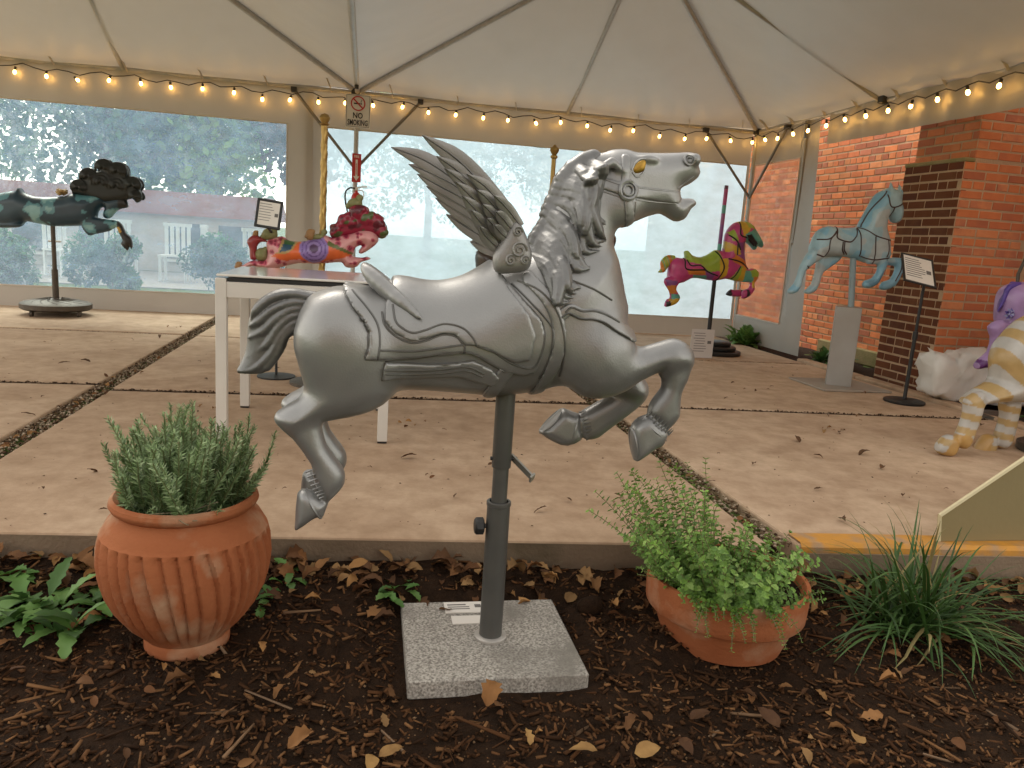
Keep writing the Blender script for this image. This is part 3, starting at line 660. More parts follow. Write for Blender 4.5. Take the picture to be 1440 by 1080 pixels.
def sidewall(label, a0, a1, w0, w1, to3, M_pane, seed, zb=ZW0, zt=ZW1):
    root = thing('tent_sidewall', label, 'tent wall', to3((a0 + a1) / 2, 0, 0), 'tent sidewalls')
    A = sorted(set(np.round(lin(min(a0, a1), min(w0, w1), .035) + lin(min(w0, w1), max(w0, w1), .05) + lin(max(w0, w1), max(a0, a1), .035), 4)))
    Zs = sorted(set(np.round(lin(.0, zb, .05) + lin(zb, zt, .07) + lin(zt, 2.53, .03), 4)))
    lo, hi = min(w0, w1), max(w0, w1); inw = lambda a, z: lo < a < hi and zb < z < zt
    sheet('curtain', A, Zs, to3, lambda a, z: not inw(a, z), M_cloth, root, seed)
    sheet('window_pane', A, Zs, to3, inw, M_pane, root, seed)
    for p, q in (((lo, zb), (hi, zb)), ((lo, zt), (hi, zt)), ((lo, zb), (lo, zt)), ((hi, zb), (hi, zt))):
        pts = [to3(p[0] + (q[0] - p[0]) * k / 24, p[1] + (q[1] - p[1]) * k / 24, float(wrinkle(p[0] + (q[0] - p[0]) * k / 24, p[1] + (q[1] - p[1]) * k / 24, seed)) - .004) for k in range(25)]
        MB().tube(pts, .008, 5, flat=.5).build('welded_seam', M_strap, root, True)
    return root
M_v1 = vinyl_mat('vinyl_window', .3, (.9, 1., .98), (.42, .64, .9), .08, .08)
M_v2 = vinyl_mat('vinyl_window_milky', .74, (.34, .48, .6), (.5, .67, .82), .1, .09)
M_v3 = vinyl_mat('vinyl_window_scuffed', .42, (.95, .9, .86), (.8, .62, .52), .12)
sidewall('tent wall panel with a clear bluish window behind the black horse', TS0, -.62, -4.95, -.9, lambda a, z, d: W(a, TB - .02 + d, z), M_v1, 11)
sidewall('wide tent wall panel with a milky white window between the tent posts', -.72, 4.66, -.47, 4.63, lambda a, z, d: W(a, TB + .02 + d, z), M_v2, 12)
sidewall('short tent wall panel gathered at the corner beside the brick wall', 9.18, 7.62, 9.12, 8.08, lambda a, z, d: W(4.68 + d - .0 * z, a + .16 * (z / 2.5) * (a < 8.0), z), M_v3, 13, .3)
# valance along the open right side
sheet('valance', lin(7.6, 3.72, .03), lin(2.24, 2.55, .03), lambda a, z, d: W(4.67 + 1.3 * d, a, z), lambda a, z: True, M_cloth, tent, 21)

# string lights along the eaves
M_bulb = emit_mat('warm_bulb', (1., .52, .11), 9.0)
M_cable = mat('cable', (.04, .035, .03), .6)
sl2 = thing('string_lights', 'string of glowing warm bulbs running along the tent eaves', 'string lights', W(TSM, TB - .1, EAVE))
pts = [W(-5 + 9.6 * k / 90, TB - .085, EAVE - .085 + .022 * math.sin(k * 1.9) - .012 * math.cos(k * .7)) for k in range(91)]
pts += [W(4.58, TB - .14 - 5.3 * k / 46, EAVE - .085 + .02 * math.sin(k * 2.1)) for k in range(1, 47)]
MB().tube(pts, .0055, 5).build('cable', M_cable, sl2)
bm_ = MB().lathe([(.0, -.044), (.009, -.041), (.015, -.032), (.0165, -.022), (.013, -.009), (.009, 0.)], (0, 0, 0), 10); bme = mesh('bulb', bm_.v, bm_.f, True, M_bulb)
sm_ = MB().lathe([(.0125, -.002), (.0125, .03), (.006, .036)], (0, 0, 0), 8); sme = mesh('socket', sm_.v, sm_.f, True, M_cable)
acc = 0.; step = .315; last = pts[0]; nxt = .12
for p in pts[1:]:
    d = np.linalg.norm(p - last)
    while acc + d >= nxt:
        q = last + (p - last) * ((nxt - acc) / d); b = place('bulb', bme, q - EZ * (.03 + random.uniform(0, .02)), sl2, (random.gauss(0, .25), random.gauss(0, .25), 0)); place('socket', sme, origin(b), b); nxt += step + random.uniform(-.03, .03)
    acc += d; last = p

# writing
def text(body, size, M, parent, to3, bold=0., align='CENTER', name='lettering', xs=1.):
    c = bpy.data.curves.new(name, 'FONT'); c.body = body; c.size = size; c.align_x = align; c.align_y = 'CENTER'; c.offset = bold; c.resolution_u = 2
    o = bpy.data.objects.new(name, c); COL.objects.link(o); bpy.context.view_layer.update()
    me = bpy.data.meshes.new_from_object(o.evaluated_get(bpy.context.evaluated_depsgraph_get())); bpy.data.objects.remove(o)
    v = np.array([q.co for q in me.vertices]); f = [tuple(p.vertices) for p in me.polygons]
    return obj(name, [to3(a * xs, b) for a, b, _ in v], f, M, parent)
M_white = mat('sign_white', (.78, .75, .7), .45); M_black = mat('sign_black', (.012, .012, .012), .5); M_red = mat('sign_red', (.55, .03, .025), .4, var=(.48, .035, .03), scale=4)
M_paper = mat('paper', (.72, .68, .62), .7); M_ink = mat('ink_grey', (.16, .15, .14), .8)
sg = thing('no_smoking_sign', 'white no smoking sign with red ring fixed to the tent post', 'sign', W(-.137, TB - .165, 2.16))
tos = lambda dy: (lambda a, b: W(-.137 + a, TB - .165 - dy, 2.33 + b))
MB().box(W(-.137, TB - .162, 2.33), (.27, .004, .35), bev=.0015).build('board', M_white, sg)
rg = MB(); rp_ = [(.066 * math.cos(k * math.pi / 18), .066 * math.sin(k * math.pi / 18)) for k in range(37)]; ri = [(.079 / .066 * a, .079 / .066 * b) for a, b in rp_]
v = [tos(.006)(a, b + .08) for a, b in rp_] + [tos(.006)(a, b + .08) for a, b in ri]; rg.add(v, [(i, i + 1, 37 + i + 1, 37 + i) for i in range(36)])
rg.add([tos(.0065)(-.053, .08 + .04), tos(.0065)(-.044, .08 + .052), tos(.0065)(.053, .08 - .04), tos(.0065)(.044, .08 - .052)], [(0, 1, 2, 3)]); rg.build('prohibition_ring', M_red, sg)
cg = MB(); cg.add([tos(.0055)(-.045, .072), tos(.0055)(.02, .072), tos(.0055)(.02, .086), tos(.0055)(-.045, .086), tos(.0055)(.026, .072), tos(.0055)(.04, .072), tos(.0055)(.04, .086), tos(.0055)(.026, .086)], [(0, 1, 2, 3), (4, 5, 6, 7)])
cg.tube([tos(.0055)(.033, .09), tos(.0055)(.03, .1), tos(.0055)(.042, .112), tos(.0055)(.03, .122)], .003, 5).build('cigarette', M_black, sg)
bd = MB()
for a, b, c, d in ((-.124, -.165, .124, -.165), (-.124, .165, .124, .165), (-.124, -.165, -.124, .165), (.124, -.165, .124, .165)): bd.tube([tos(.005)(a, b), tos(.005)(c, d)], .0018, 4)
bd.build('border_line', M_black, sg)
text('NO', .085, M_black, sg, lambda a, b: tos(.006)(a, b - .05), .0015, xs=.82); text('SMOKING', .085, M_black, sg, lambda a, b: tos(.006)(a, b - .125), .0015, xs=.58)
fs = thing('fire_arrow_sign', 'red fire extinguisher sign with white arrow on the tent post', 'sign', W(-.137, TB - .1, 1.57))
MB().box(W(-.137, TB - .1, 1.73), (.1, .004, .31), bev=.0015).build('board', M_red, fs); tof = lambda a, b: W(-.137 + a, TB - .106, 1.73 + b)
MB().add([tof(-.012, .09), tof(-.012, -.09), tof(-.034, -.09), tof(0, -.14), tof(.034, -.09), tof(.012, -.09), tof(.012, .09)], [tuple(range(7))]).build('arrow', M_white, fs)
text('FIRE', .04, M_white, fs, lambda a, b: tof(a, b + .122), .0008, xs=.8)
tx = text('EXTINGUISHER', .02, M_red, fs, lambda a, b: W(-.137 - b * .8, TB - .1075, 1.73 + a * .95 - .01), .0005, xs=.95)
fe = thing('fire_extinguisher', 'red fire extinguisher with black hose hanging on the tent post', 'fire extinguisher', W(-.13, TB - .15, 1.1))
ex = W(-.13, TB - .155, 0)
MB().lathe([(.0, 1.12), (.05, 1.122), (.056, 1.135), (.056, 1.4), (.05, 1.43), (.03, 1.455), (.016, 1.465), (.016, 1.485)], ex, 20).build('cylinder', M_red, fe, True)
MB().lathe([(.0567, 1.2), (.0567, 1.35)], ex, 20).build('label_band', M_white, fe, True)
MB().box(ex + EZ * 1.5, (.03, .04, .035)).tube([ex + EZ * 1.505, ex + E1 * .06 + EZ * 1.525, ex + E1 * .115 + EZ * 1.53], .007, 6).tube([ex + EZ * 1.49, ex + E1 * .07 + EZ * 1.48, ex + E1 * .085 + EZ * 1.42], .006, 6).build('valve_handle', M_white, fe)
MB().tube(curve([ex + EZ * 1.5, ex - E1 * .07 + EZ * 1.505, ex - E1 * .12 + EZ * 1.45, ex - E1 * .115 + EZ * 1.33, ex - E1 * .085 + EZ * 1.22, ex - E1 * .07 + EZ * 1.16], 20), .009, 6).build('hose', M_cable, fe, True)

# ------------------------------------------------------------------ the silver winged horse
def silver(name, col, rough, dirt=.5):
    M = mat(name, col, rough, .52, tuple(c * dirt for c in col), 7, 9, .09, 220, vamt=.8, col3=tuple(c * .62 for c in col), s3=3.5); n = M.node_tree; b = n.nodes['Principled BSDF']
    nz = n.nodes.new('ShaderNodeTexNoise'); nz.inputs['Scale'].default_value = 5; nz.inputs['Detail'].default_value = 7; tc = [q for q in n.nodes if q.type == 'TEX_COORD'][0]
    n.links.new(tc.outputs['Object'], nz.inputs['Vector']); mr = n.nodes.new('ShaderNodeMapRange'); mr.inputs['To Min'].default_value = rough - .09; mr.inputs['To Max'].default_value = rough + .14
    n.links.new(nz.outputs['Fac'], mr.inputs['Value']); n.links.new(mr.outputs[0], b.inputs['Roughness']); return M
M_sil = silver('silver_paint', (.295, .295, .292), .37, .86); M_sil2 = silver('silver_paint_mane', (.2, .2, .198), .38, .7); M_sil3 = silver('silver_paint_feather', (.28, .27, .26), .4, .75)
M_gold = mat('gold_paint', (.34, .2, .04), .35, .8)
HT = 2.10; NEAR, FAR = -.085, .085
def h0(p): return SZ(HT, p)
def hn(p): return SZ(HT + NEAR, p)
def hf(p): return SZ(HT + FAR, p)
TORSO = [(440, 412), (480, 406), (517, 408), (540, 402), (562, 397), (598, 403), (625, 403), (653, 396), (678, 383), (695, 373), (720, 364), (760, 352), (800, 345), (845, 350), (861, 362), (867, 382), (871, 407), (875, 435), (881, 465), (886, 490), (888, 515), (880, 538), (862, 550), (829, 552), (807, 548), (787, 541), (751, 549), (700, 555), (653, 552), (598, 548), (564, 548), (545, 557), (500, 572), (455, 575), (436, 556), (430, 530), (427, 505), (420, 473), (420, 445), (428, 425)]
NECK = [(748, 385), (748, 358), (754, 335), (768, 322), (771, 302), (777, 286), (784, 275), (792, 252), (808, 233), (840, 217), (870, 214), (895, 240), (885, 300), (866, 322), (861, 344), (865, 370), (872, 410), (876, 440), (840, 480), (780, 460)]
HEAD = [(843, 235), (858, 215), (879, 210), (894, 214), (918, 215), (944, 215), (966, 214), (975, 215), (981, 222), (981, 231), (984, 241), (981, 250), (969, 259), (957, 265), (956, 271), (958, 279), (973, 279), (979, 287), (971, 294), (966, 303), (961, 309), (951, 312), (943, 309), (929, 301), (920, 302), (909, 305), (892, 312), (873, 318), (860, 318), (846, 300), (838, 265)]
NTH = [(425, 470), (470, 440), (530, 460), (555, 510), (550, 556), (525, 577), (492, 587), (458, 593), (440, 602), (411, 612), (391, 595), (387, 587), (392, 579), (411, 567), (427, 552), (431, 540), (428, 505)]
NSH = [(387, 587), (392, 579), (415, 566), (445, 575), (452, 597), (460, 626), (478, 650), (485, 664), (485, 677), (480, 687), (462, 705), (455, 702), (448, 691), (441, 671), (437, 652), (411, 616), (390, 596)]
NHO = [(418, 693), (431, 688), (444, 692), (452, 699), (462, 705), (458, 717), (454, 727), (446, 726), (431, 736), (419, 744), (414, 744), (415, 734)]
NFO = [(800, 490), (840, 455), (883, 474), (887, 491), (907, 487), (940, 477), (951, 477), (968, 488), (973, 499), (972, 513), (955, 522), (929, 528), (926, 523), (901, 535), (862, 551), (820, 545)]
NFS = [(930, 500), (951, 478), (968, 488), (973, 499), (972, 513), (965, 535), (957, 552), (955, 574), (954, 585), (940, 602), (928, 604), (912, 586), (911, 574), (918, 560), (930, 544), (929, 528), (926, 515)]
NFH = [(898, 587), (911, 583), (925, 592), (938, 606), (929, 626), (921, 629), (894, 648), (889, 641), (886, 622), (887, 599)]
FFO = [(820, 500), (880, 500), (906, 534), (910, 545), (908, 558), (890, 566), (862, 556), (835, 540)]
FFS = [(866, 550), (890, 536), (905, 536), (910, 545), (908, 558), (904, 567), (882, 585), (851, 608), (840, 616), (822, 618), (813, 602), (815, 584), (822, 576), (851, 560)]
FFH = [(815, 583), (807, 580), (795, 575), (789, 576), (762, 602), (759, 609), (779, 622), (797, 627), (818, 618), (816, 600)]
lo_u = st(HT, 330, 500)[0] - .03; hi_u = st(HT, 988, 300)[0] + .06
fg = Fig((lo_u, st(HT, 420, 750)[1] - .02, -.2), (hi_u, st(HT, 870, 200)[1] + .03, .2), .0052)
fg.inflate(h0(TORSO), .148, .16, 0, .004, grad=((*st(HT, 450, 480), .135), (*st(HT, 880, 470), .15)), sm=3)
fg.inflate(h0(NECK), .075, .085, 0, .03, sm=3, grad=((*st(HT, 860, 240), .052), (*st(HT, 800, 430), .115)))
fg.inflate(h0(HEAD), .06, .062, 0, .014, sm=3, grad=((*st(HT, 855, 260), .066), (*st(HT, 975, 260), .038)))
for sg_, L in ((-1, NEAR), (1, FAR)):
    fg.inflate(hn(NTH), .062, .075, sg_ * .078, .035, sm=2)
    fg.inflate(hn(NSH), .036, .036, sg_ * .085, .012, sm=2)
    fg.inflate(hn(NHO), .037, .03, sg_ * .085, .004, sm=2)
fg.inflate(hn(NFO), .05, .055, -.085, .035, sm=2).inflate(hn(NFS), .034, .036, -.088, .012, sm=2).inflate(hn(NFH), .037, .03, -.09, .004, sm=2)
fg.inflate(hf(FFO), .05, .05, .085, .03, sm=2).inflate(hf(FFS), .033, .034, .088, .012, sm=2).inflate(hf(FFH), .037, .03, .09, .004, sm=2)
# haunch, shoulder, cheek, brow
for sg_ in (-1, 1):
    fg.ell((*st(HT + NEAR, 478, 478), sg_ * .085), (.1, .12, .075), .05); fg.ell((*st(HT + NEAR, 838, 500), sg_ * .09), (.085, .1, .068), .05)
    fg.ell((*st(HT, 868, 290), sg_ * .048), (.042, .05, .026), .02); fg.ell((*st(HT, 904, 226), sg_ * .045), (.03, .012, .014), .01)
    fg.ell((*st(HT, 971, 226), sg_ * .03), (.018, .018, .016), .01)
    # feather tufts behind the fetlocks and ridges of the coronet
pend = []
def hu(x, y, l=0., t=None): a = st(HT if t is None else t, x, y); return (a[0], a[1], l)
# cantle of the saddle and pinned ear
for sg_ in (-1, 1): fg.caps([hu(866, 243, sg_ * .058), hu(850, 231, sg_ * .066), hu(832, 240, sg_ * .074), hu(816, 257, sg_ * .08)], [.009, .013, .011, .003], .004)
hero = thing('carousel_horse', 'silver winged carousel horse leaping on a grey pole over the granite slab', 'carousel horse', W(.4, HT, .62))
body, BV_ = fg.build('body', M_sil, HT, hero, 2)
_V, _Q = BV_, np.array([tuple(p.vertices) for p in body.data.polygons]); bvh = BVHTree.FromPolygons([Vector(map(float, p)) for p in _V], [tuple(map(int, q)) for q in _Q])
BVS = [bvh]
def surf(u, v, side=-1):
    best = (None, None)
    for b in BVS:
        h = b.ray_cast(Vector((float(u), float(v), side * .6)), Vector((0, 0, -side)))
        if h[0] is not None and (best[0] is None or h[0].z * side > best[0] * side): best = (h[0].z, h[1])
    return best
def skin(name, d2, off):
    o, V = fg.shell(d2, off).build(name, M_sil, HT, hero, 1)
    BVS.append(BVHTree.FromPolygons([Vector(map(float, p)) for p in V], [tuple(p.vertices) for p in o.data.polygons])); return o
def to_w(p): return W(p[0], HT + p[2], p[1])
M_line = silver('silver_paint_line', (.15, .148, .143), .42, .75)
def bead(px, r=.0028, M=M_sil, name='piping', side=-1, n=None, parent=None, t=None, lift=.0):
    """a raised line following the skin"""
    P = [st((HT - .12) if t is None else t, *p) for p in px]; P = curve(P, n or len(P) * 6); out = []
    for u, v in P:
        z, nn = surf(u, v, side)
        if z is not None: out.append((u, v, z + side * lift))
    if len(out) > 2: return MB().tube([to_w(p) for p in out], r, 6).build(name, M, parent or hero, True)
D0 = lambda poly, t=HT - .12: poly_dist(SZ(t, poly), fg.U, fg.V)
def strap_d(px, wd, t=HT - .12): return wd - line_dist(curve(SZ(t, px), 30), fg.U, fg.V)
# saddle cloth, flap, girth, lower skirt: lifted skins
CLOTH = [(481, 404), (498, 433), (514, 452), (519, 466), (518, 488), (513, 502), (545, 505), (584, 503), (614, 498), (650, 494), (667, 497), (684, 508), (709, 522), (735, 528), (752, 524), (760, 499), (764, 472), (758, 449), (733, 419), (708, 388), (700, 340), (480, 340)]
skin('saddle_cloth', D0(CLOTH), .009)
FLAP = [(552, 404), (543, 425), (541, 450), (556, 468), (578, 478), (598, 475), (622, 467), (640, 470), (652, 484), (668, 484), (690, 492), (720, 508), (742, 505), (750, 470), (740, 440), (715, 405), (690, 340), (560, 340)]
skin('saddle', D0(FLAP), .017)
SKIRT = [(541, 508), (600, 512), (640, 510), (664, 506), (690, 518), (703, 532), (697, 546), (670, 538), (645, 530), (615, 531), (575, 533), (537, 534)]
skin('skirt', D0(SKIRT), .01)
gd = np.maximum(strap_d([(745, 392), (768, 420), (781, 450), (783, 480), (779, 505), (770, 535), (762, 560)], .018), strap_d([(712, 520), (704, 535), (694, 560)], .02))
skin('girth_strap', gd, .007)
skin('breast_strap', strap_d([(786, 443), (798, 434), (815, 441), (832, 441), (848, 447), (866, 458), (895, 474)], .016), .005)
for ln in ([(481, 408), (498, 433), (514, 452), (519, 466), (518, 488), (513, 502)], [(495, 408), (518, 434), (531, 455), (534, 478), (531, 503)], [(513, 502), (545, 505), (584, 503), (614, 498), (650, 494), (667, 497), (684, 508), (709, 522)],
           [(534, 490), (575, 492), (605, 489), (640, 484), (652, 483)], [(537, 438), (541, 456), (556, 471), (578, 480), (598, 477), (622, 469), (640, 472), (651, 484)], [(552, 428), (556, 450), (566, 460), (580, 466), (598, 462), (623, 454), (648, 459), (662, 472), (668, 484)],
           [(668, 484), (690, 492), (718, 509), (745, 516), (756, 500), (762, 472), (757, 449), (732, 419), (708, 388)], [(721, 399), (745, 425), (771, 455), (775, 474), (771, 499), (759, 533)], [(729, 395), (757, 408), (779, 436), (789, 469), (790, 505), (788, 530)],
           [(786, 445), (796, 439), (812, 446), (829, 447), (846, 452), (862, 463), (882, 474)], [(791, 438), (800, 431), (815, 436), (832, 436), (850, 442), (868, 452)],
           [(541, 508), (600, 512), (640, 510), (664, 506), (684, 515)], [(540, 518), (580, 520), (620, 518), (655, 514), (680, 524)], [(539, 524), (580, 526), (620, 524), (655, 520), (678, 529)], [(541, 508), (537, 534)], [(652, 483), (651, 495)],
           [(797, 392), (830, 405), (860, 422)]):
    bead(ln, .003, M_line)
    if ln[0][0] < 700: bead(ln, .0026, side=1)
ct_ = Fig((st(HT, 500, 400)[0], st(HT, 590, 452)[1], -.2), (st(HT, 600, 400)[0], st(HT, 510, 360)[1], .2), .004)
ct_.inflate(SZ(HT - .02, [(507, 374), (511, 369), (520, 373), (536, 388), (552, 402), (562, 410), (552, 412), (536, 408), (520, 402), (512, 390)]), .075, .03, 0, .006, sm=2)
for side in (-1, 1):
    pts = []
    for i, (u, v) in enumerate(curve([st(HT - .09, *p) for p in ((513, 378), (526, 392), (544, 408), (562, 422), (578, 435), (593, 447))], 12)):
        z, _n = surf(u, v, side); zz = abs(z) if z is not None else 0; pts.append((u, v, side * max(.05 + .009 * i, zz - .002)))
    ct_.caps(pts, [.012, .015, .018, .02, .02, .019, .017, .015, .012, .009, .006, .002], .01, flat=.8)
ct_.build('cantle', M_sil, HT, hero, 2)
# bridle
R_ = lambda px, wd: strap_d(px, wd, HT - .06)
bd_ = np.maximum.reduce([R_([(822, 250), (850, 258), (881, 268), (920, 273), (957, 277)], .0175), R_([(882, 222), (879, 245), (881, 268)], .013), R_([(880, 275), (884, 300), (888, 318)], .014)])
skin('bridle', bd_, .004)
for ln in ([(893, 263), (925, 267), (955, 269)], [(893, 281), (925, 284), (955, 286)], [(876, 284), (878, 300), (880, 314)], [(892, 284), (892, 300), (893, 311)], [(828, 262), (850, 270), (869, 277)], [(836, 246), (855, 254), (870, 260)]): bead(ln, .0022, name='bridle_seam', t=HT - .06)
def ring(px, py, R, r, name, M, side=-1, sq=1.):
    c = st(HT - .06, px, py); pts = []
    for k in range(25):
        a = 2 * math.pi * k / 24; u, v = c[0] + R * math.cos(a), c[1] + R * sq * math.sin(a); z, _n = surf(u, v, side); pts.append((u, v, (z if z is not None else side * .06) + side * .004))
    return MB().tube([to_w(p) for p in pts], r, 6, cap=False).build(name, M, hero, True)
ring(881, 268, .024, .0055, 'bridle_ring', M_sil); ring(881, 268, .014, .003, 'bridle_ring', M_sil); ring(974, 224, .013, .004, 'nostril', M_sil); ring(974, 224, .007, .0025, 'nostril', M_sil2)
z_, _n = surf(*st(HT - .06, 901, 235)); eye = Fig((*[a - .04 for a in st(HT - .06, 901, 235)], z_ - .03), (*[a + .04 for a in st(HT - .06, 901, 235)], z_ + .03), .0016)
eye.inflate(SZ(HT - .06, [(889, 238), (895, 230), (903, 225), (908, 225), (909, 231), (906, 240), (898, 244), (892, 244)]), .006, .014, z_ - .001, .003, sm=3)
eye.build('eye', M_gold, HT, hero, 1)
bead([(888, 239), (894, 229), (903, 224), (909, 224)], .0034, name='eyelid', t=HT - .06); bead([(889, 242), (896, 249), (905, 243), (910, 230)], .0028, name='eyelid', t=HT - .06)
bead([(957, 264), (968, 257), (981, 247)], .0022, name='lip', t=HT - .05)
# hoof bands
def band(px, t, l, r=.004, w_=.036):
    a = [st(t, *p) for p in px]; pts = []
    for k in range(17):
        q = 2 * math.pi * k / 16; m_ = [(a[0][i] + a[1][i]) / 2 for i in (0, 1)]; h_ = [(a[1][i] - a[0][i]) / 2 for i in (0, 1)]
        pts.append((m_[0] + h_[0] * math.cos(q), m_[1] + h_[1] * math.cos(q), l + w_ * math.sin(q)))
    MB().tube([to_w(p) for p in pts], r, 6, cap=False).build('hoof_band', M_sil, hero, True)
tn = HT + NEAR
for sg_ in (-1, 1): band([(430, 689), (452, 727)], tn, sg_ * .085)
band([(898, 588), (934, 618)], tn, -.09); band([(887, 601), (893, 646)], tn, -.09, .0035, .03); band([(811, 583), (797, 626)], HT + FAR, .09); band([(791, 577), (760, 609)], HT + FAR, .09, .0035, .03)
for a, b, t_, l_ in (((436, 660), (458, 700), tn, -.085), ((910, 580), (940, 606), tn, -.09), ((818, 578), (828, 616), HT + FAR, .09)):
    mb_ = MB(); p0, p1 = st(t_, *a), st(t_, *b)
    for k in range(9):
        x = k / 8; q = (p0[0] + (p1[0] - p0[0]) * x, p0[1] + (p1[1] - p0[1]) * x); ll = l_ - .036 * math.sin(math.pi * (.1 + .8 * x))
        dd = nrm(np.array([p1[1] - p0[1], -(p1[0] - p0[0])])) * (-.022 if t_ == tn and l_ < -.086 else -.022)
        mb_.tube([to_w((q[0] - dd[0] * .5, q[1] - dd[1] * .5, ll)), to_w((q[0] + dd[0] * .5, q[1] + dd[1] * .5, ll - .004))], [.0035, .0008], 5)
    mb_.build('fetlock_hair', M_sil, hero, True)
# mane: locks laid over the neck
mn = Fig((st(HT, 735, 300)[0], st(HT, 800, 440)[1], -.2), (st(HT, 880, 300)[0], st(HT, 850, 195)[1], .2), .0034)
crest = curve([(832, 219), (812, 230), (796, 246), (786, 268), (776, 290), (770, 314), (757, 334), (750, 356), (754, 378)], 60)
ends = curve([(838, 268), (850, 300), (856, 330), (846, 350), (832, 368), (818, 388), (808, 404), (794, 420), (776, 412)], 60)
rr = random.Random(4)
def lock(a, b, w1, w2, wd, side, extra):
    a, b = np.array(a, float), np.array(b, float); dx, dy = b - a; nx, ny = -dy, dx
    pth = [a, a + (b - a) * .28 + np.array([nx, ny]) * w1, a + (b - a) * .58 + np.array([nx, ny]) * (w1 * .4 + w2 * .3), a + (b - a) * .84 + np.array([nx, ny]) * w2, b]; C = curve([st(HT - .09, *p) for p in pth], 13); base = []
    for i, (u, v) in enumerate(C):
        z, _n = surf(u, v, side); zz = abs(z) if z is not None else .02; base.append((u, v, zz))
    T = np.gradient(C, axis=0); N = np.stack([-T[:, 1], T[:, 0]], 1); N /= np.linalg.norm(N, axis=1)[:, None] + 1e-9
    for q in (-1.5, -.5, .5, 1.5):
        pts = []
        for i, (u, v, zz) in enumerate(base):
            x = i / 12; sp_ = wd * (.35 + .65 * math.sin(math.pi * min(1, .12 + x * .95))) * (1 - max(0, x - .8) * 4.5); h = extra * math.sin(math.pi * min(1, .05 + x * .9)) + .006
            pts.append((u + N[i][0] * q * sp_ * .62, v + N[i][1] * q * sp_ * .62, side * (zz * min(1, .25 + x * 4) + h - .0035 * q * q)))
        mn.caps(pts, [wd * .52 * (1 - max(0, i / 12 - .72) * 2.6) for i in range(13)], .0012)
order = list(range(17)); rr.shuffle(order)
for n_k, k in enumerate(order):
    x = (k + .5) / 17; a = crest[int(x * 59)]; b = ends[int(min(.999, max(0, x + rr.uniform(-.07, .07))) * 59)]; w1, w2 = rr.uniform(-.2, -.02), rr.uniform(.0, .2); wd = rr.uniform(.011, .0165); ex = rr.uniform(.004, .024)
    for side in (-1, 1): lock(a, b, w1, w2, wd, side, ex)
for k in range(9):      # shorter curls lying on top
    x = rr.uniform(.15, .95); a = crest[int(x * 59)]; e = ends[int(x * 59)]; a2 = a + (e - a) * rr.uniform(.15, .35); b2 = a + (e - a) * rr.uniform(.7, .95) + np.array([rr.uniform(-8, 8), rr.uniform(-4, 8)])
    lock(a2, b2, rr.uniform(-.25, -.1), rr.uniform(.1, .25), rr.uniform(.009, .013), -1, .026)
mn.caps([(*st(HT, x_ + 3, y_ + 2), 0) for x_, y_ in crest[::3]], .021, .014)
mn.build('mane', M_sil2, HT, hero, 1)
# tail
tl_ = Fig((st(HT, 326, 500)[0], st(HT, 350, 535)[1], -.08), (st(HT, 470, 500)[0], st(HT, 400, 395)[1], .08), .004)
TAIL = [(457, 414), (430, 408), (410, 405), (393, 406), (377, 412), (363, 422), (355, 433), (350, 450), (348, 467), (347, 483), (343, 500), (337, 513), (333, 520), (336, 525), (355, 525), (367, 523), (380, 517), (388, 507), (397, 492), (405, 478), (412, 472), (425, 470), (440, 440)]
tl_.inflate(h0(TAIL), .032, .045, 0, .004, sm=3)
for path in ([(448, 420), (415, 412), (385, 417), (363, 434), (355, 450)], [(445, 426), (412, 424), (385, 434), (366, 450), (352, 458)], [(440, 432), (410, 434), (388, 448), (372, 464), (350, 474)], [(436, 440), (410, 444), (392, 460), (378, 482), (350, 500)], [(432, 448), (412, 454), (396, 470), (384, 494), (362, 515), (340, 521)], [(428, 458), (412, 462), (400, 474), (392, 494), (374, 516), (345, 523)]):
    for side in (-1, 1): tl_.caps([(*q, side * (.02 + .009 * math.sin(math.pi * i / 13))) for i, q in enumerate(curve([st(HT, *p) for p in path], 14))], [.008] + [.0115] * 10 + [.009, .006, .003], .002)
tl_.build('tail', M_sil2, HT, hero, 1)
# wings
def feather(mb, px, wd, t, lean, thick=.0045):
    """one carved feather: bevelled blade with a raised quill; px base..tip, wd half width, lean sideways at the tip"""
    P = curve([st(t, *p) for p in px], 14); n = len(P); v = []
    for i in range(n):
        x = i / (n - 1); d = P[min(i + 1, n - 1)] - P[max(i - 1, 0)]; d = nrm(d); nn = np.array([-d[1], d[0]])
        ww = wd * (1 - max(0, (x - .72) / .28) ** 1.7) * (.75 + .25 * math.sin(math.pi * min(1, x * 1.2))) + .0008; l = lean * x ** 1.3
        for a, b in ((-1, .35), (-.55, .8), (-.12, .7), (0, 1.7), (.12, .7), (.55, .8), (1, .35), (.5, -.6), (0, -.8), (-.5, -.6)):
            p = P[i] + nn * ww * a; v.append(W(p[0], t + l - thick * b, p[1]))
    f = [(i * 10 + k, i * 10 + (k + 1) % 10, (i + 1) * 10 + (k + 1) % 10, (i + 1) * 10 + k) for i in range(n - 1) for k in range(10)] + [tuple(range(10)), tuple((n - 1) * 10 + k for k in range(9, -1, -1))]
    mb.add(v, f)
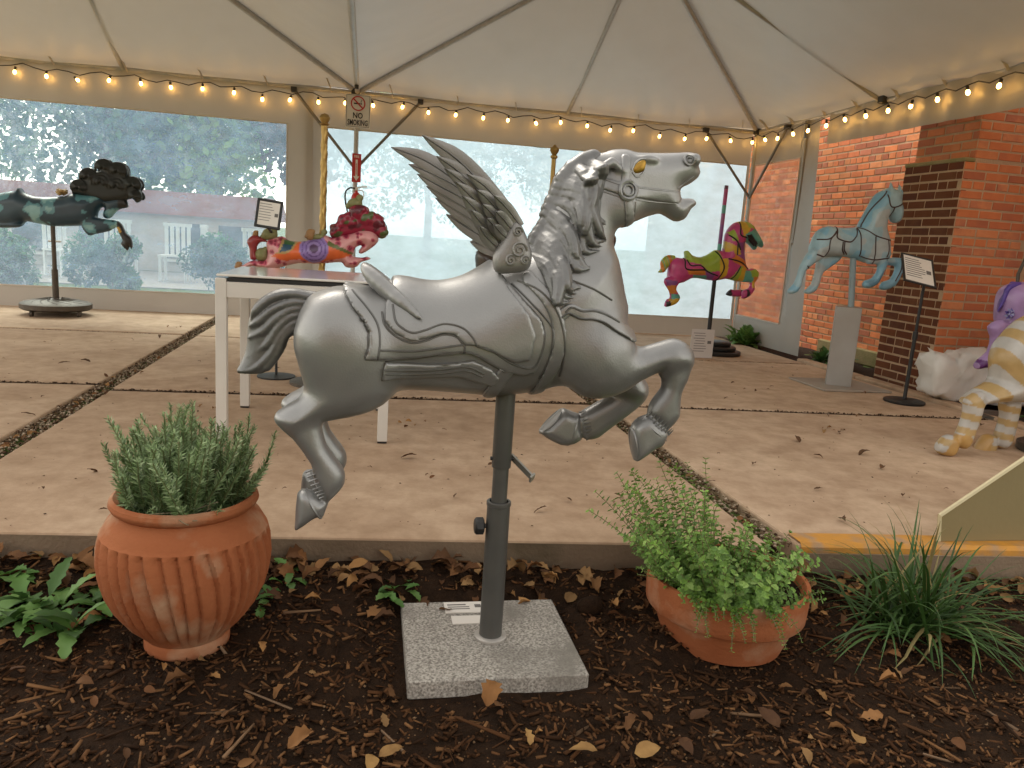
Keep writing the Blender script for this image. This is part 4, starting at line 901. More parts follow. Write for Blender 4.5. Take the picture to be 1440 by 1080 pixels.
NW = [([(728, 322), (690, 276), (645, 228), (592, 192)], .021, 0), ([(722, 328), (684, 284), (648, 246), (612, 221)], .017, 0), ([(718, 332), (684, 296), (655, 262), (623, 238)], .016, 0), ([(714, 337), (684, 304), (662, 278), (638, 256)], .016, 0), ([(711, 342), (684, 314), (666, 294), (648, 276)], .015, 0), ([(708, 348), (686, 326), (672, 310), (660, 296)], .014, 0), ([(704, 354), (690, 340), (680, 330), (672, 318)], .013, 0),
      ([(730, 318), (704, 290), (682, 264), (654, 246)], .014, 1), ([(724, 325), (700, 298), (684, 280), (668, 268)], .013, 1), ([(718, 331), (700, 310), (688, 298), (676, 288)], .012, 1), ([(712, 338), (698, 324), (690, 314), (682, 308)], .011, 1), ([(730, 316), (716, 298), (704, 286), (692, 276)], .012, 2), ([(722, 326), (710, 312), (702, 304), (694, 298)], .011, 2), ([(714, 336), (704, 328), (698, 322), (692, 317)], .01, 2)]
FWG = [([(720, 330), (650, 262), (600, 226), (550, 206)], .021), ([(714, 336), (654, 272), (612, 246), (575, 230)], .018), ([(712, 340), (660, 286), (620, 262), (587, 244)], .018), ([(710, 344), (668, 302), (634, 280), (600, 261)], .018), ([(708, 348), (676, 318), (646, 298), (613, 278)], .018), ([(706, 352), (684, 336), (658, 320), (628, 301)], .018), ([(704, 356), (692, 348), (680, 344), (662, 340)], .02), ([(720, 330), (668, 276), (636, 248), (606, 228)], .016)]
wr = thing('x', None, None); bpy.data.objects.remove(wr)
def wing(tw, side):
    b = Fig((*[x for x in (st(tw, 685, 395)[0], st(tw, 720, 395)[1])], -.05), (*[x for x in (st(tw, 760, 395)[0], st(tw, 740, 300)[1])], .05), .004)
    b.inflate(SZ(tw, [(722, 310), (729, 311), (737, 324), (745, 345), (748, 362), (741, 380), (714, 385), (696, 382), (693, 361), (703, 342), (714, 322)]), .022, .03, 0, .004, sm=3)
    o, _ = b.build('wing', M_sil3, tw, hero, 1); return o
twn, twf = HT - .1, HT + .1
wn = wing(twn, -1)
for px, wd, lay_ in NW:
    mb_ = MB(); feather(mb_, px, wd * 1.3, twn + .012 - .009 * lay_, -.03); mb_.build('feather', M_sil3, wn, True)
for c_, R0 in (((728, 352), .022), ((716, 366), .016), ((726, 326), .014), ((736, 366), .013)):
    a = st(twn, *c_); mb_ = MB(); mb_.tube([W(a[0] + R0 * (1 - k / 30) * math.cos(k * .42), twn - .02 - .003 * math.sin(k * .1), a[1] + R0 * (1 - k / 30) * math.sin(k * .42)) for k in range(27)], .0035, 6); mb_.build('scroll', M_sil3, wn, True)
wf = wing(twf, 1)
for px, wd in FWG:
    mb_ = MB(); feather(mb_, px, wd * 1.2, twf - .01, .02); mb_.build('feather', M_sil3, wf, True)
# stand
M_pole = mat('grey_pole_paint', (.085, .085, .08), .42, .35, (.11, .108, .1), 12, 6, .03, 120)
M_gran = mat('granite', (.17, .155, .135), .8, 0, (.48, .45, .4), 150, 4, .3, 150, vamt=.3, col3=(.2, .185, .16), s3=6)
stand = thing('display_stand', 'square grey granite slab with a telescopic grey pole rising from it', 'stand', W(.395, 2.105, -.185))
MB().box(W(.395, 2.108, -.157), (.505, .455, .055), bev=.004).build('granite_slab', M_gran, stand)
pc = W(.4, HT, 0)
MB().lathe([(.032, -.13), (.047, -.13), (.049, -.125), (.049, -.121), (.046, -.119), (.0345, -.118)], pc, 28).build('floor_flange', M_alu, stand, True)
MB().lathe([(.034, -.128), (.034, .288), (.036, .29), (.036, .3), (.034, .302), (.028, .302), (.028, .28)], pc, 28).build('sleeve', M_pole, stand, True)
MB().lathe([(.023, .25), (.023, .43)], pc, 24).build('inner_pole', M_pole, stand, True)
MB().lathe([(.0275, .405), (.028, .407), (.028, .66)], pc, 24).build('upper_tube', M_pole, stand, True)
kb = pc - E1 * .05 + EZ * .225
MB().tube([pc - E1 * .03 + EZ * .225, kb], .007, 8).lathe([(.02, -.014), (.027, -.01), (.027, .008), (.02, .014)], kb - E1 * .004, 8, (EZ, E2, -E1)).build('clamp_knob', M_black, stand, True)
hb = pc + E1 * .03 + EZ * .435
MB().tube([pc - E1 * .033 + EZ * .43, pc + E1 * .045 + EZ * .43], .006, 8).build('bolt', M_black, stand)
hd = nrm(E1 * .65 - E2 * .35 - EZ * .6); MB().box(hb + hd * .04, (.085, .022, .006), (hd, nrm(np.cross(hd, E1) + E2 * .4), np.cross(hd, nrm(np.cross(hd, E1) + E2 * .4)))).box(hb + hd * .083, (.006, .022, .022), (hd, nrm(np.cross(hd, E1) + E2 * .4), np.cross(hd, nrm(np.cross(hd, E1) + E2 * .4)))).build('release_lever', mat('bare_steel', (.45, .44, .4), .4, .8), stand)
card = thing('info_card', 'small white printed card lying on the granite slab behind the pole', 'card', W(.34, 2.29, -.129))
MB().box(W(.35, 2.285, -.1265), (.14, .07, .004)).build('card', M_paper, card); MB().box(W(.35, 2.205, -.1275), (.11, .05, .003)).build('folded_foot', M_paper, card)
MB().box(W(.388, 2.29, -.1238), (.02, .02, .0008)).box(W(.32, 2.3, -.1238), (.06, .006, .0008)).box(W(.325, 2.285, -.1238), (.07, .004, .0008)).box(W(.325, 2.272, -.1238), (.07, .004, .0008)).build('printed_mark', M_ink, card)

# ------------------------------------------------------------------ terracotta pots and plants
M_terra = mat('terracotta', (.28, .085, .034), .85, 0, (.37, .135, .058), 5, 8, .25, 90, vamt=.7, col3=(.42, .27, .17), s3=7)
M_terra2 = mat('terracotta_worn', (.27, .08, .03), .88, 0, (.36, .13, .055), 5, 8, .3, 90, vamt=.7, col3=(.4, .23, .14), s3=7)
M_green = attr_mat('herb_leaf', .55, trans=.25)
PT = 2.2; pcx = (st(PT, 157, 705)[0] + st(PT, 362, 705)[0]) / 2
def pr_(y, xl, xr): return ((st(PT, xr, y)[0] - st(PT, xl, y)[0]) / 2, st(PT, (xl + xr) / 2, y)[1])
zb_ = bed_at(pcx, PT) - .012
pro = [pr_(905, 183, 304)[0], pr_(798, 134, 377)[0], pr_(706, 160, 368)[0]]; zr_ = st(PT, 263, 692)[1]; zb_ += .008; H_ = zr_ - zb_
mx0 = pro[1]
prof = [(0, 0), (mx0 * .485, 0), (mx0 * .5, .006), (mx0 * .5, H_ * .07), (mx0 * .49, H_ * .085), (mx0 * .53, H_ * .11), (mx0 * .7, H_ * .2), (mx0 * .835, H_ * .3), (mx0 * .925, H_ * .4), (mx0 * .978, H_ * .5), (mx0, H_ * .6), (mx0 * .99, H_ * .7), (mx0 * .95, H_ * .78), (mx0 * .94, H_ * .785), (mx0 * .87, H_ * .85), (pro[2] * .92, H_ * .9), (pro[2] * .915, H_ * .915), (pro[2] * .97, H_ * .935), (pro[2] * 1.0, H_ * .96), (pro[2] * .985, H_ * .985), (pro[2] * .93, H_), (pro[2] * .86, H_ * .985), (pro[2] * .83, H_ * .95), (pro[2] * .85, H_ * .88), (0, H_ * .87)]
prof2 = []
for (r0_, z0_), (r1_, z1_) in zip(prof[:-1], prof[1:]):
    for k in range(3): prof2.append((r0_ + (r1_ - r0_) * k / 3, z0_ + (z1_ - z0_) * k / 3))
prof2.append(prof[-1])
def flute(r, z, q):
    if not (H_ * .1 < z < H_ * .782): return r
    e = min(1, (z - H_ * .1) / .03) * min(1, (H_ * .782 - z) / .012); a = (q * 34 / (2 * math.pi) + 1.5 * (z / H_) ** 2 + .12 * math.sin(q * 9)) % 1.0
    return r * (1 - .08 * e * (a ** 1.6 if a < .86 else (1 - a) / .14 * .78))
pot = thing('terracotta_pot', 'round fluted terracotta pot with a rolled rim on the mulch', 'plant pot', W(pcx, PT, zb_))
MB().lathe(prof2, W(pcx, PT, zb_), 408, fn=flute).build('pot', M_terra, pot, True)
MB().lathe([(0, H_ * .895), (pro[2] * .83, H_ * .89)], W(pcx, PT, zb_), 24).build('soil', M_soil, pot)

def sprig(mb, base, d, L, leaf, gap, per, droop=0., stemr=.0016, cols=None, wl=.22, up=.6, stemc=(.2, .22, .1), taper=.5, curl=0.):
    """a stem with whorls of small leaves"""
    p = np.array(base, float); d = nrm(d); n = max(3, int(L / gap)); pts = [p.copy()]; ph = random.uniform(0, 6.28)
    for i in range(n):
        d = nrm(d + np.array([random.gauss(0, .05), random.gauss(0, .05), -droop])); p = p + d * gap; pts.append(p.copy()); x = i / n
        a = nrm(np.cross(d, [.3, .9, .1])); b = np.cross(d, a)
        for k in range(per):
            q = ph + i * 1.57 + k * 2 * math.pi / per + random.gauss(0, .25); o = a * math.cos(q) + b * math.sin(q); ld = nrm(o + d * (up + random.gauss(0, .2)) + np.array([0, 0, .05])); l = leaf * (1 - taper * x) * random.uniform(.7, 1.2)
            sd_ = nrm(np.cross(ld, d + .01)); w_ = l * wl; nn = nrm(np.cross(sd_, ld)); c = np.array(random.choice(cols)) * random.uniform(.75, 1.25); p0 = p
            if wl > .3: mb.add([p0, p0 + ld * l * .3 + sd_ * w_ + nn * l * .08, p0 + ld * l * .72 + sd_ * w_ * .75 + nn * l * .05, p0 + ld * l - nn * l * .12, p0 + ld * l * .72 - sd_ * w_ * .75 + nn * l * .05, p0 + ld * l * .3 - sd_ * w_ + nn * l * .08], [(0, 1, 2, 3), (0, 3, 4, 5)], c)
            else: mb.add([p0, p0 + ld * l * .5 + sd_ * w_, p0 + ld * l, p0 + ld * l * .5 - sd_ * w_], [(0, 1, 2, 3)], c)
    mb.tube(pts[::max(1, len(pts) // 8)] + [pts[-1]], stemr, 4, cap=False, col=np.array(stemc))
ROSE = [(.18, .27, .11), (.26, .37, .165), (.13, .2, .08), (.35, .45, .24)]
rosemary = thing('rosemary_bush', 'grey-green rosemary bush growing in the fluted terracotta pot', 'plant', W(pcx, PT, zb_ + H_ * .89))
mb_ = MB(); zs = zb_ + H_ * .885
for k in range(150):
    a = random.uniform(0, 6.28); r = pro[2] * .72 * math.sqrt(random.random()); out = np.array([math.cos(a), math.sin(a), 0]) * r
    lean = out / (pro[2] * .72) * random.uniform(.1, .62); L = random.uniform(.15, .31) * (1.0 if r < .1 else .85) * (.85 if lean[0] > .3 else 1)
    sprig(mb_, W(pcx, PT, zs) + out, np.array([lean[0], lean[1], 1.]), L, .033, .0065, 4, -.004, .0018, ROSE, .14, .8)
for k in range(40):
    a = random.uniform(0, 6.28); out = np.array([math.cos(a), math.sin(a), 0]); sprig(mb_, W(pcx, PT, zs) + out * pro[2] * random.uniform(.2, .7), out * .8 + np.array([0, 0, .8]), random.uniform(.06, .12), .028, .007, 3, 0, .0015, ROSE[:3], .085, .7)
mb_.build('foliage', M_green, rosemary)
mb_ = MB()
for k in range(14): mb_.tube(curve([W(pcx + .03, PT - .1, zs), W(pcx + .05 + random.gauss(0, .03), PT - .12 + random.gauss(0, .03), zs + .04), W(pcx + .03 + random.gauss(0, .06), PT - .13 + random.gauss(0, .03), zs + random.uniform(.02, .08))], 6), .0014, 4, col=np.array((.3, .24, .15)))
mb_.build('dry_twigs', M_green, rosemary)

RP = 2.13; rcx = st(RP, 1022, 815)[0]; rzr = st(RP, 1022, 806)[1]; rr_ = (st(RP, 1134, 810)[0] - st(RP, 912, 800)[0]) / 2 * .93; rzb = bed_at(rcx, RP - .05) + .0; RH = rzr - rzb; rb_ = rr_ * .74
bowl = thing('terracotta_pot', 'wide plain terracotta pot with a deep collar sunk in the mulch', 'plant pot', W(rcx, RP, rzb))
pf = [(0, 0), (rb_, 0), (rb_ * 1.01, .006), (rr_ * .885, RH * .5), (rr_ * .895, RH * .505), (rr_ * .96, RH * .51), (rr_ * .975, RH * .53), (rr_ * .995, RH * .96), (rr_ * .985, RH), (rr_ * .94, RH), (rr_ * .925, RH * .97), (rr_ * .88, RH * .85), (0, RH * .84)]
MB().lathe([(a, b) for i in range(len(pf) - 1) for a, b in [(pf[i][0] + (pf[i + 1][0] - pf[i][0]) * k / 3, pf[i][1] + (pf[i + 1][1] - pf[i][1]) * k / 3) for k in range(3)]] + [pf[-1]], W(rcx, RP, rzb), 72).build('pot', M_terra2, bowl, True)
MB().lathe([(0, RH * .875), (rr_ * .9, RH * .87)], W(rcx, RP, rzb), 24).build('soil', M_soil, bowl)
OREG = [(.15, .28, .045), (.22, .38, .07), (.1, .2, .035), (.28, .43, .11), (.14, .26, .05)]
oreg = thing('oregano_plant', 'bright green oregano spilling over the wide terracotta pot', 'plant', W(rcx, RP, rzr))
mb_ = MB(); zs = rzb + RH * .875
for k in range(135):
    a = random.uniform(0, 6.28); q = math.sqrt(random.random()); out = np.array([math.cos(a), math.sin(a), 0]); le = out[0] * E1[0] + out[1] * E1[1]
    tall = le < .35; sprig(mb_, W(rcx - .03, RP, zs) + out * rr_ * .78 * q, np.array([out[0] * .75 * q - .12 + random.gauss(0, .12), out[1] * .6 * q + random.gauss(0, .2), 1.]), random.uniform(.12, .38) if tall else random.uniform(.05, .18), .027, .0165, 2, .018, .0011, OREG, .36, .35, (.25, .2, .1), .35)
for k in range(150):
    a = random.uniform(0, 6.28); q = math.sqrt(random.random()); out = np.array([math.cos(a), math.sin(a), 0]); sprig(mb_, W(rcx, RP, zs) + out * rr_ * .85 * q, out * .9 + np.array([0, 0, .7]), random.uniform(.04, .12), .023, .013, 2, .03, .001, [OREG[0], OREG[2], OREG[4]], .38, .2)
for k in range(26):
    x = random.uniform(-.85, .15); p = W(rcx + rr_ * x, RP - rr_ * math.sqrt(max(0, 1 - x * x)) * .95, rzr + .005); sprig(mb_, p, -E2 * .7 + E1 * random.gauss(-.1, .3) + EZ * .1, random.uniform(.05, .15), .016, .011, 2, .16, .001, OREG, .36, .3)
for k in range(34):
    p = W(rcx - rr_ * .75, RP + random.uniform(-.1, .08), rzr + .0); sprig(mb_, p, -E1 * random.uniform(.6, 1.2) + E2 * random.gauss(0, .4) + EZ * random.uniform(.3, 1.1), random.uniform(.06, .16), .014, .009, 3, .02, .001, OREG, .3, .4)
mb_.build('foliage', M_green, oreg)

def blade(base, az, L, lift, wd, cols, droop):
    n = 9; d = np.array([math.cos(az) * math.cos(lift), math.sin(az) * math.cos(lift), math.sin(lift)]); p = np.array(base, float); v = []; f = []; sd_ = np.array([-math.sin(az), math.cos(az), 0])
    for i in range(n + 1):
        x = i / n; w_ = wd * (1 - x ** 2.2) * (.55 + .45 * min(1, x * 4)) + .0003; nn = nrm(np.cross(sd_, d)); v += [p + sd_ * w_, p - nn * w_ * .45, p - sd_ * w_]
        d = nrm(d + np.array([0, 0, -droop * (.3 + x)])); p = p + d * L / n
        if p[2] < -.16: p[2] = -.16
    for i in range(n): f += [(i * 3, i * 3 + 1, i * 3 + 4, i * 3 + 3), (i * 3 + 1, i * 3 + 2, i * 3 + 5, i * 3 + 4)]
    c = np.array(random.choice(cols)) * random.uniform(.75, 1.2); return v, f, c
GR = [(.045, .1, .02), (.06, .13, .03), (.035, .085, .018), (.075, .15, .035)]
gs, gt = 1.87, 2.12
grass = thing('grass_clump', 'clump of long arching dark green blades in the mulch', 'plant', W(gs, gt, -.17))
for k in range(230):
    az = random.uniform(0, 6.28); p = W(gs + random.gauss(0, .07), gt + random.gauss(0, .05), bed_at(gs, gt) - .005); lf = random.uniform(.3, 1.4)
    v, f, c = blade(p, az, random.uniform(.26, .5), lf, random.uniform(.0035, .0075), GR if random.random() > .06 else [(.3, .24, .1)], random.uniform(.1, .3))
    o_ = obj('blade', v, f, M_green, grass, True); paint(o_, np.tile(c, (len(v), 1)))

def broad(base, az, L, lift, wd, cols, droop, lob=.3):
    n = 12; d = np.array([math.cos(az) * math.cos(lift), math.sin(az) * math.cos(lift), math.sin(lift)]); p = np.array(base, float); v = []; f = []; sd_ = np.array([-math.sin(az), math.cos(az), 0]); ph = random.uniform(0, 6)
    for i in range(n + 1):
        x = i / n; w_ = wd * math.sin(math.pi * min(1, max(0, (x - .12) / .88)) ** .85) ** .8 * (1 + lob * math.sin(i * 2.6 + ph)) + .0025; nn = nrm(np.cross(sd_, d)); nn = nn if nn[2] > 0 else -nn
        for q in (-1, -.55, 0, .55, 1): v.append(p + sd_ * w_ * q + nn * (abs(q) * w_ * .28 + .06 * w_ * math.sin(i * 2 + q * 5)))
        d = nrm(d + np.array([0, 0, -droop])); p = p + d * L / n
    for i in range(n):
        for j in range(4): f.append((i * 5 + j, i * 5 + j + 1, i * 5 + 6 + j, i * 5 + 5 + j))
    return v, f, np.array(random.choice(cols)) * random.uniform(.8, 1.2)
WEED = [(.07, .17, .03), (.1, .22, .045), (.055, .13, .028), (.13, .25, .06)]
def leafy(name, label, spots, nleaf, L, wd, lift, cat='plant', cols=WEED, z=None):
    r0 = None
    for s0, t0 in spots:
        z0 = bed_at(s0, t0) if z is None else z
        if r0 is None: r0 = thing(name, label, cat, W(s0, t0, z0))
        for k in range(nleaf):
            v, f, c = broad(W(s0 + random.gauss(0, .02), t0 + random.gauss(0, .02), z0 + random.uniform(0, .02)), random.uniform(0, 6.28), random.uniform(*L), random.uniform(*lift), random.uniform(*wd), cols, random.uniform(.06, .16))
            o_ = obj('leaf', v, f, M_green, r0, True); paint(o_, np.tile(c, (len(v), 1)))
    return r0
sp = [floor_at(*p, -.15) for p in ((20, 880), (70, 870), (110, 885), (10, 830), (55, 855), (135, 860))]
leafy('leafy_weed', 'broad-leaved green plant sprawling beside the fluted pot', sp, 13, (.07, .18), (.012, .027), (.2, 1.1))
leafy('leafy_weed', 'small green weed between fluted pot and granite slab, by the kerb', [floor_at(400, 835, -.13), floor_at(375, 845, -.13), floor_at(415, 815, -.12)], 6, (.03, .08), (.008, .014), (.4, 1.2))
leafy('leafy_weed', 'tiny green weed just behind the granite slab', [floor_at(545, 838, -.13), floor_at(565, 832, -.13)], 6, (.03, .08), (.01, .016), (.3, .9))
leafy('leafy_weed', 'little green seedling among leaves under the kerb, behind the fluted pot', [floor_at(60, 775, -.09)], 7, (.03, .08), (.007, .012), (.5, 1.2))
leafy('leafy_shrub', 'leafy green shrub under the tent corner by the brick wall', [(4.55, 8.75), (4.5, 8.5), (4.62, 8.6)], 26, (.12, .3), (.04, .07), (.5, 1.5), cols=[(.1, .2, .04), (.16, .28, .06), (.07, .15, .03)], z=-.03)
leafy('leafy_shrub', 'low ivy clump at the foot of the brick wall behind the plinth', [(4.85, 7.1), (4.9, 7.4), (4.75, 7.3)], 14, (.1, .2), (.03, .05), (.4, 1.4), cols=[(.08, .17, .05), (.05, .12, .03)], z=-.03)
leafy('leafy_shrub', 'dark green leaves behind the white bag and striped figure', [(4.75, 4.55), (4.8, 4.35), (4.7, 4.2)], 12, (.12, .25), (.03, .06), (.3, 1.1), cols=[(.05, .12, .03), (.08, .16, .04)], z=-.03)
# round stone in the mulch
rk = Fig((-.06, -.05, -.06), (.06, .05, .06), .004).ell((0, 0, 0), (.045, .032, .035), .01).ell((.02, .008, .01), (.025, .025, .025), .01)
V_, Q_ = rk.surface(2); sx, tx_ = floor_at(828, 862, -.15); P_ = V_[:, :1] * E1 + V_[:, 2:3] * E2 + V_[:, 1:2] * EZ + W(sx, tx_, -.128)
tag(obj('stone', P_, Q_[:, ::-1], M_soil, None, True), 'dark lump of wood half buried beside the granite slab', 'wood lump')

# ------------------------------------------------------------------ white table, notices, hidden stands
M_tab = mat('table_white_metal', (.62, .59, .54), .4, 0, (.55, .52, .47), 6, 5)
tab = thing('side_table', 'tall white metal table with square legs behind the silver horse', 'table', W(-.28, 4.2, 0))
A0, A1, B0, B1, TZ = -.69, .13, 3.80, 4.58, .80
for s_ in (A0 + .025, A1 - .025):
    for t_ in (B0 + .025, B1 - .025):
        l_ = MB().box(W(s_, t_, (TZ - .012) / 2 + .004), (.05, .05, TZ - .02), bev=.003).build('leg', M_tab, tab); MB().box(W(s_, t_, .004), (.046, .046, .008)).build('foot_pad', M_black, l_)
for c_, sz in ((W((A0 + A1) / 2, B0 + .025, TZ - .065), (A1 - A0 - .1, .04, .075)), (W((A0 + A1) / 2, B1 - .025, TZ - .065), (A1 - A0 - .1, .04, .075)), (W(A0 + .025, (B0 + B1) / 2, TZ - .065), (.04, B1 - B0 - .1, .075)), (W(A1 - .025, (B0 + B1) / 2, TZ - .065), (.04, B1 - B0 - .1, .075))): MB().box(c_, sz, bev=.002).build('apron', M_tab, tab)
MB().box(W((A0 + A1) / 2, (B0 + B1) / 2, TZ - .017), (A1 - A0 - .11, B1 - B0 - .006, .016)).build('top_edge', M_black, tab)
MB().box(W((A0 + A1) / 2, (B0 + B1) / 2, TZ + .001), (A1 - A0 - .01, B1 - B0 - .01, .012), bev=.003).build('tabletop', mat('table_glass', (.66, .64, .6), .12, 0), tab)

def notice(root, c, ax, up, w_, h_, frame=M_black, lines=7, mark=True):
    """framed sheet of print: ax to the right, up along the sheet"""
    n_ = np.cross(ax, up); fr = MB()
    for a, b, lw, lh in ((0, h_ / 2, w_, .016), (0, -h_ / 2, w_, .016), (-w_ / 2, 0, .016, h_ + .016), (w_ / 2, 0, .016, h_ + .016)): fr.box(np.array(c) + ax * a + up * b + n_ * (.001 if lw > lh else .0), (lw, .014, lh), (ax, n_, up), .003)
    fr.build('frame', frame, root); MB().box(c, (w_, .005, h_), (ax, n_, up)).build('sheet', M_paper, root); tx = MB()
    for k in range(lines):
        lw = w_ * random.uniform(.45, .68); y = h_ * (.36 - .72 * k / lines); tx.box(np.array(c) - ax * (w_ * .42 - lw / 2) + up * y + n_ * .004, (lw, .0015, h_ * .018), (ax, n_, up))
    if mark: tx.box(np.array(c) + ax * w_ * .33 - up * h_ * .02 + n_ * .004, (w_ * .15, .0015, h_ * .13), (ax, n_, up))
    tx.build('print', M_ink, root)
nn_ = thing('framed_notice', 'black framed notice on a thin post behind the red horse tail', 'notice', W(-.6, 5.12, 0))
up_ = nrm(EZ * .98 + E1 * .1 + E2 * .2); ax_ = nrm(E1 - up_ * (E1 @ up_)); ct = W(*([st(5.1, 378, 301)[0], 5.1, st(5.1, 378, 301)[1]]))
notice(nn_, ct, ax_, up_, .14, .165)
MB().tube([ct - up_ * .08 + E2 * .01, W(st(5.1, 380, 330)[0], 5.5, .95), W(st(5.1, 380, 330)[0], 5.5, .01)], .009, 8).build('post', M_black, nn_); MB().lathe([(.13, 0), (.13, .012), (.02, .02)], W(st(5.1, 380, 330)[0], 5.5, 0), 24).build('base', M_black, nn_)

# slanted notice on a stand beside the blue horse
s_, t_ = floor_at(1271, 566); ins = thing('notice_stand', 'slanted framed notice on a black post with round base before the brick chimney', 'notice stand', W(s_, t_, 0))
sh = st(t_, 1288, 398); ctn = W(st(t_, 1289, 380)[0], t_ - .02, st(t_, 1289, 380)[1])
MB().lathe([(.145, 0), (.15, .006), (.15, .018), (.14, .024), (.02, .03)], W(s_, t_, 0), 28).build('base', M_black, ins, True)
MB().tube([W(s_, t_, .02), W(s_ + .004, t_, .55)], .014, 10).tube([W(s_ + .004, t_, .5), W(s_ + .01, t_, sh[1] - .01)], .011, 10).lathe([(.019, -.03), (.019, .03)], W(s_ + .004, t_, .53), 10).build('post', M_black, ins, True)
upn = nrm(E2 * .72 + EZ * .68 + E1 * .35); axn = nrm(E1 * .95 - upn * (E1 @ upn) * .95 + EZ * .07); axn = nrm(axn - upn * (axn @ upn)); notice(ins, ctn, axn, upn, .23, .3, lines=9)

# acrylic sign before the colourful horse
ss_, ts_ = floor_at(985, 503); ac = thing('table_sign', 'clear upright sign with printed sheet before the black stepped base', 'sign', W(ss_, ts_, 0))
M_acr = mat('acrylic_sheet', (.62, .58, .55), .2)
MB().box(W(ss_, ts_, .145), (.245, .006, .29)).build('sheet', M_acr, ac); tx = MB()
for k in range(8): tx.box(W(ss_ - .03 + random.uniform(-.01, .01), ts_ - .0042, .25 - k * .026), (random.uniform(.1, .15), .001, .006))
tx.box(W(ss_ + .075, ts_ - .0042, .16), (.04, .001, .03)).build('print', M_ink, ac); MB().box(W(ss_, ts_ + .03, .003), (.245, .09, .005)).build('foot', M_acr, ac)

# ------------------------------------------------------------------ the other carousel animals
def figure(name, label, t0, layers, vox, root_loc, margin=.06, lat=.22):
    """layers: (outline px, half width, round-off, sideways offset, blend)"""
    allp = np.vstack([SZ(t0, L[0]) for L in layers]); lo, hi = allp.min(0) - margin, allp.max(0) + margin
    g = Fig((lo[0], lo[1], -lat), (hi[0], hi[1], lat), vox)
    for L in layers: g.inflate(SZ(t0 + L[3], L[0]), L[1], L[2], L[3], L[4], sm=2)
    return thing(name, label, 'carousel horse', root_loc), g
def regions(V, t0, base, regs):
    """paint: later regions cover earlier ones; regs (polygon px, colour) or (fn(u, v, l) -> mask, colour)"""
    c = np.tile(np.array(base, float), (len(V), 1))
    for r, col in regs:
        mk = r(V) if callable(r) else poly_dist(SZ(t0, r), V[:, 0], V[:, 1]) > 0
        c[mk] = col
    return c
def lines_on(g, V, Q, t0, pxs, r, M, name, root):
    b = BVHTree.FromPolygons([Vector(map(float, p)) for p in V], [tuple(map(int, q)) for q in Q])
    for px in pxs:
        out = []
        for u, v in curve([st(t0, *p) for p in px], len(px) * 5):
            h = b.ray_cast(Vector((float(u), float(v), -.6)), Vector((0, 0, 1)))
            if h[0] is not None: out.append(W(u, t0 + h[0].z, v))
        if len(out) > 2: MB().tube(out, r, 5).build(name, M, root, True)
M_paint = attr_mat('painted_wood', .42, coat=.25, bump=.06)
M_brass = mat('brass_pole', (.45, .3, .1), .4, .7, (.34, .22, .07), 15, 5)

# black horse on a cast stand
ZA = lambda p: Z(0, 200, 4.154, p); BT = 8.55
BB = ZA([(-110, 400), (-95, 330), (-40, 302), (0, 298), (60, 286), (95, 283), (108, 268), (122, 264), (140, 292), (200, 316), (300, 320), (390, 312), (430, 300), (500, 310), (560, 310), (610, 335), (615, 360), (590, 385), (575, 405), (560, 455), (500, 482), (440, 490), (300, 490), (160, 462), (130, 490), (60, 498), (-20, 496), (-80, 480)])
BH = ZA([(590, 345), (640, 330), (720, 318), (748, 350), (750, 380), (735, 385), (692, 396), (662, 430), (632, 448), (608, 440), (600, 420), (612, 385), (600, 370)])
BL = ZA([(480, 440), (560, 440), (640, 452), (690, 458), (720, 488), (738, 530), (768, 556), (776, 600), (768, 632), (760, 604), (745, 636), (703, 590), (718, 575), (690, 520), (680, 495), (640, 520), (560, 537), (520, 546), (490, 515), (475, 480)])
BH2 = ZA([(-20, 470), (60, 470), (130, 470), (120, 495), (60, 500), (-20, 498)])
bs, bt = floor_at(79, 440)
root, g = figure('carousel_horse', 'black and teal carousel horse with huge curling mane by the clear window', BT, [(BB, .13, .11, 0, .01), (BH, .05, .06, 0, .02), (BL, .045, .04, -.06, .02), (BL, .045, .04, .1, .02), (BH2, .05, .04, -.07, .02)], .012, W(-3.1, BT, .9))
V, Q = g.surface(2); o_, V = g.build('body', M_paint, BT, root)
nz_ = vnoise(V[:, 0] * 14, V[:, 1] * 14, 31, 3) + .4 * vnoise(V[:, 0] * 40, V[:, 1] * 40, 32, 2)
cb = np.where((nz_ > .25)[:, None], (.09, .24, .28), (.016, .045, .07)); cb = np.where((nz_ > .55)[:, None], (.2, .38, .4), cb)
uh, vh = st(BT, *ZA([(700, 480)])[0]); cb[(V[:, 0] > uh)] = (.01, .011, .012); paint(o_, cb)
ld = poly_dist(SZ(BT, ZA([(685, 500), (715, 495), (730, 525), (700, 530)])), V[:, 0], V[:, 1]) > 0; cb[ld] = (.5, .3, .04); o_.data.color_attributes.remove(o_.data.color_attributes['paint']); paint(o_, cb)
mg = Fig((st(BT, *ZA([(400, 300)])[0])[0], st(BT, *ZA([(600, 365)])[0])[1], -.16), (st(BT, *ZA([(850, 300)])[0])[0], st(BT, *ZA([(600, 90)])[0])[1], .16), .009)
BMN = ZA([(420, 272), (440, 238), (482, 232), (475, 200), (500, 167), (540, 162), (586, 172), (570, 132), (620, 104), (650, 132), (690, 122), (748, 150), (766, 204), (800, 208), (832, 250), (822, 280), (832, 330), (800, 356), (772, 330), (720, 345), (640, 355), (580, 350), (500, 322), (430, 305)])
mg.inflate(SZ(BT, BMN), .06, .07, 0, .01, sm=3)
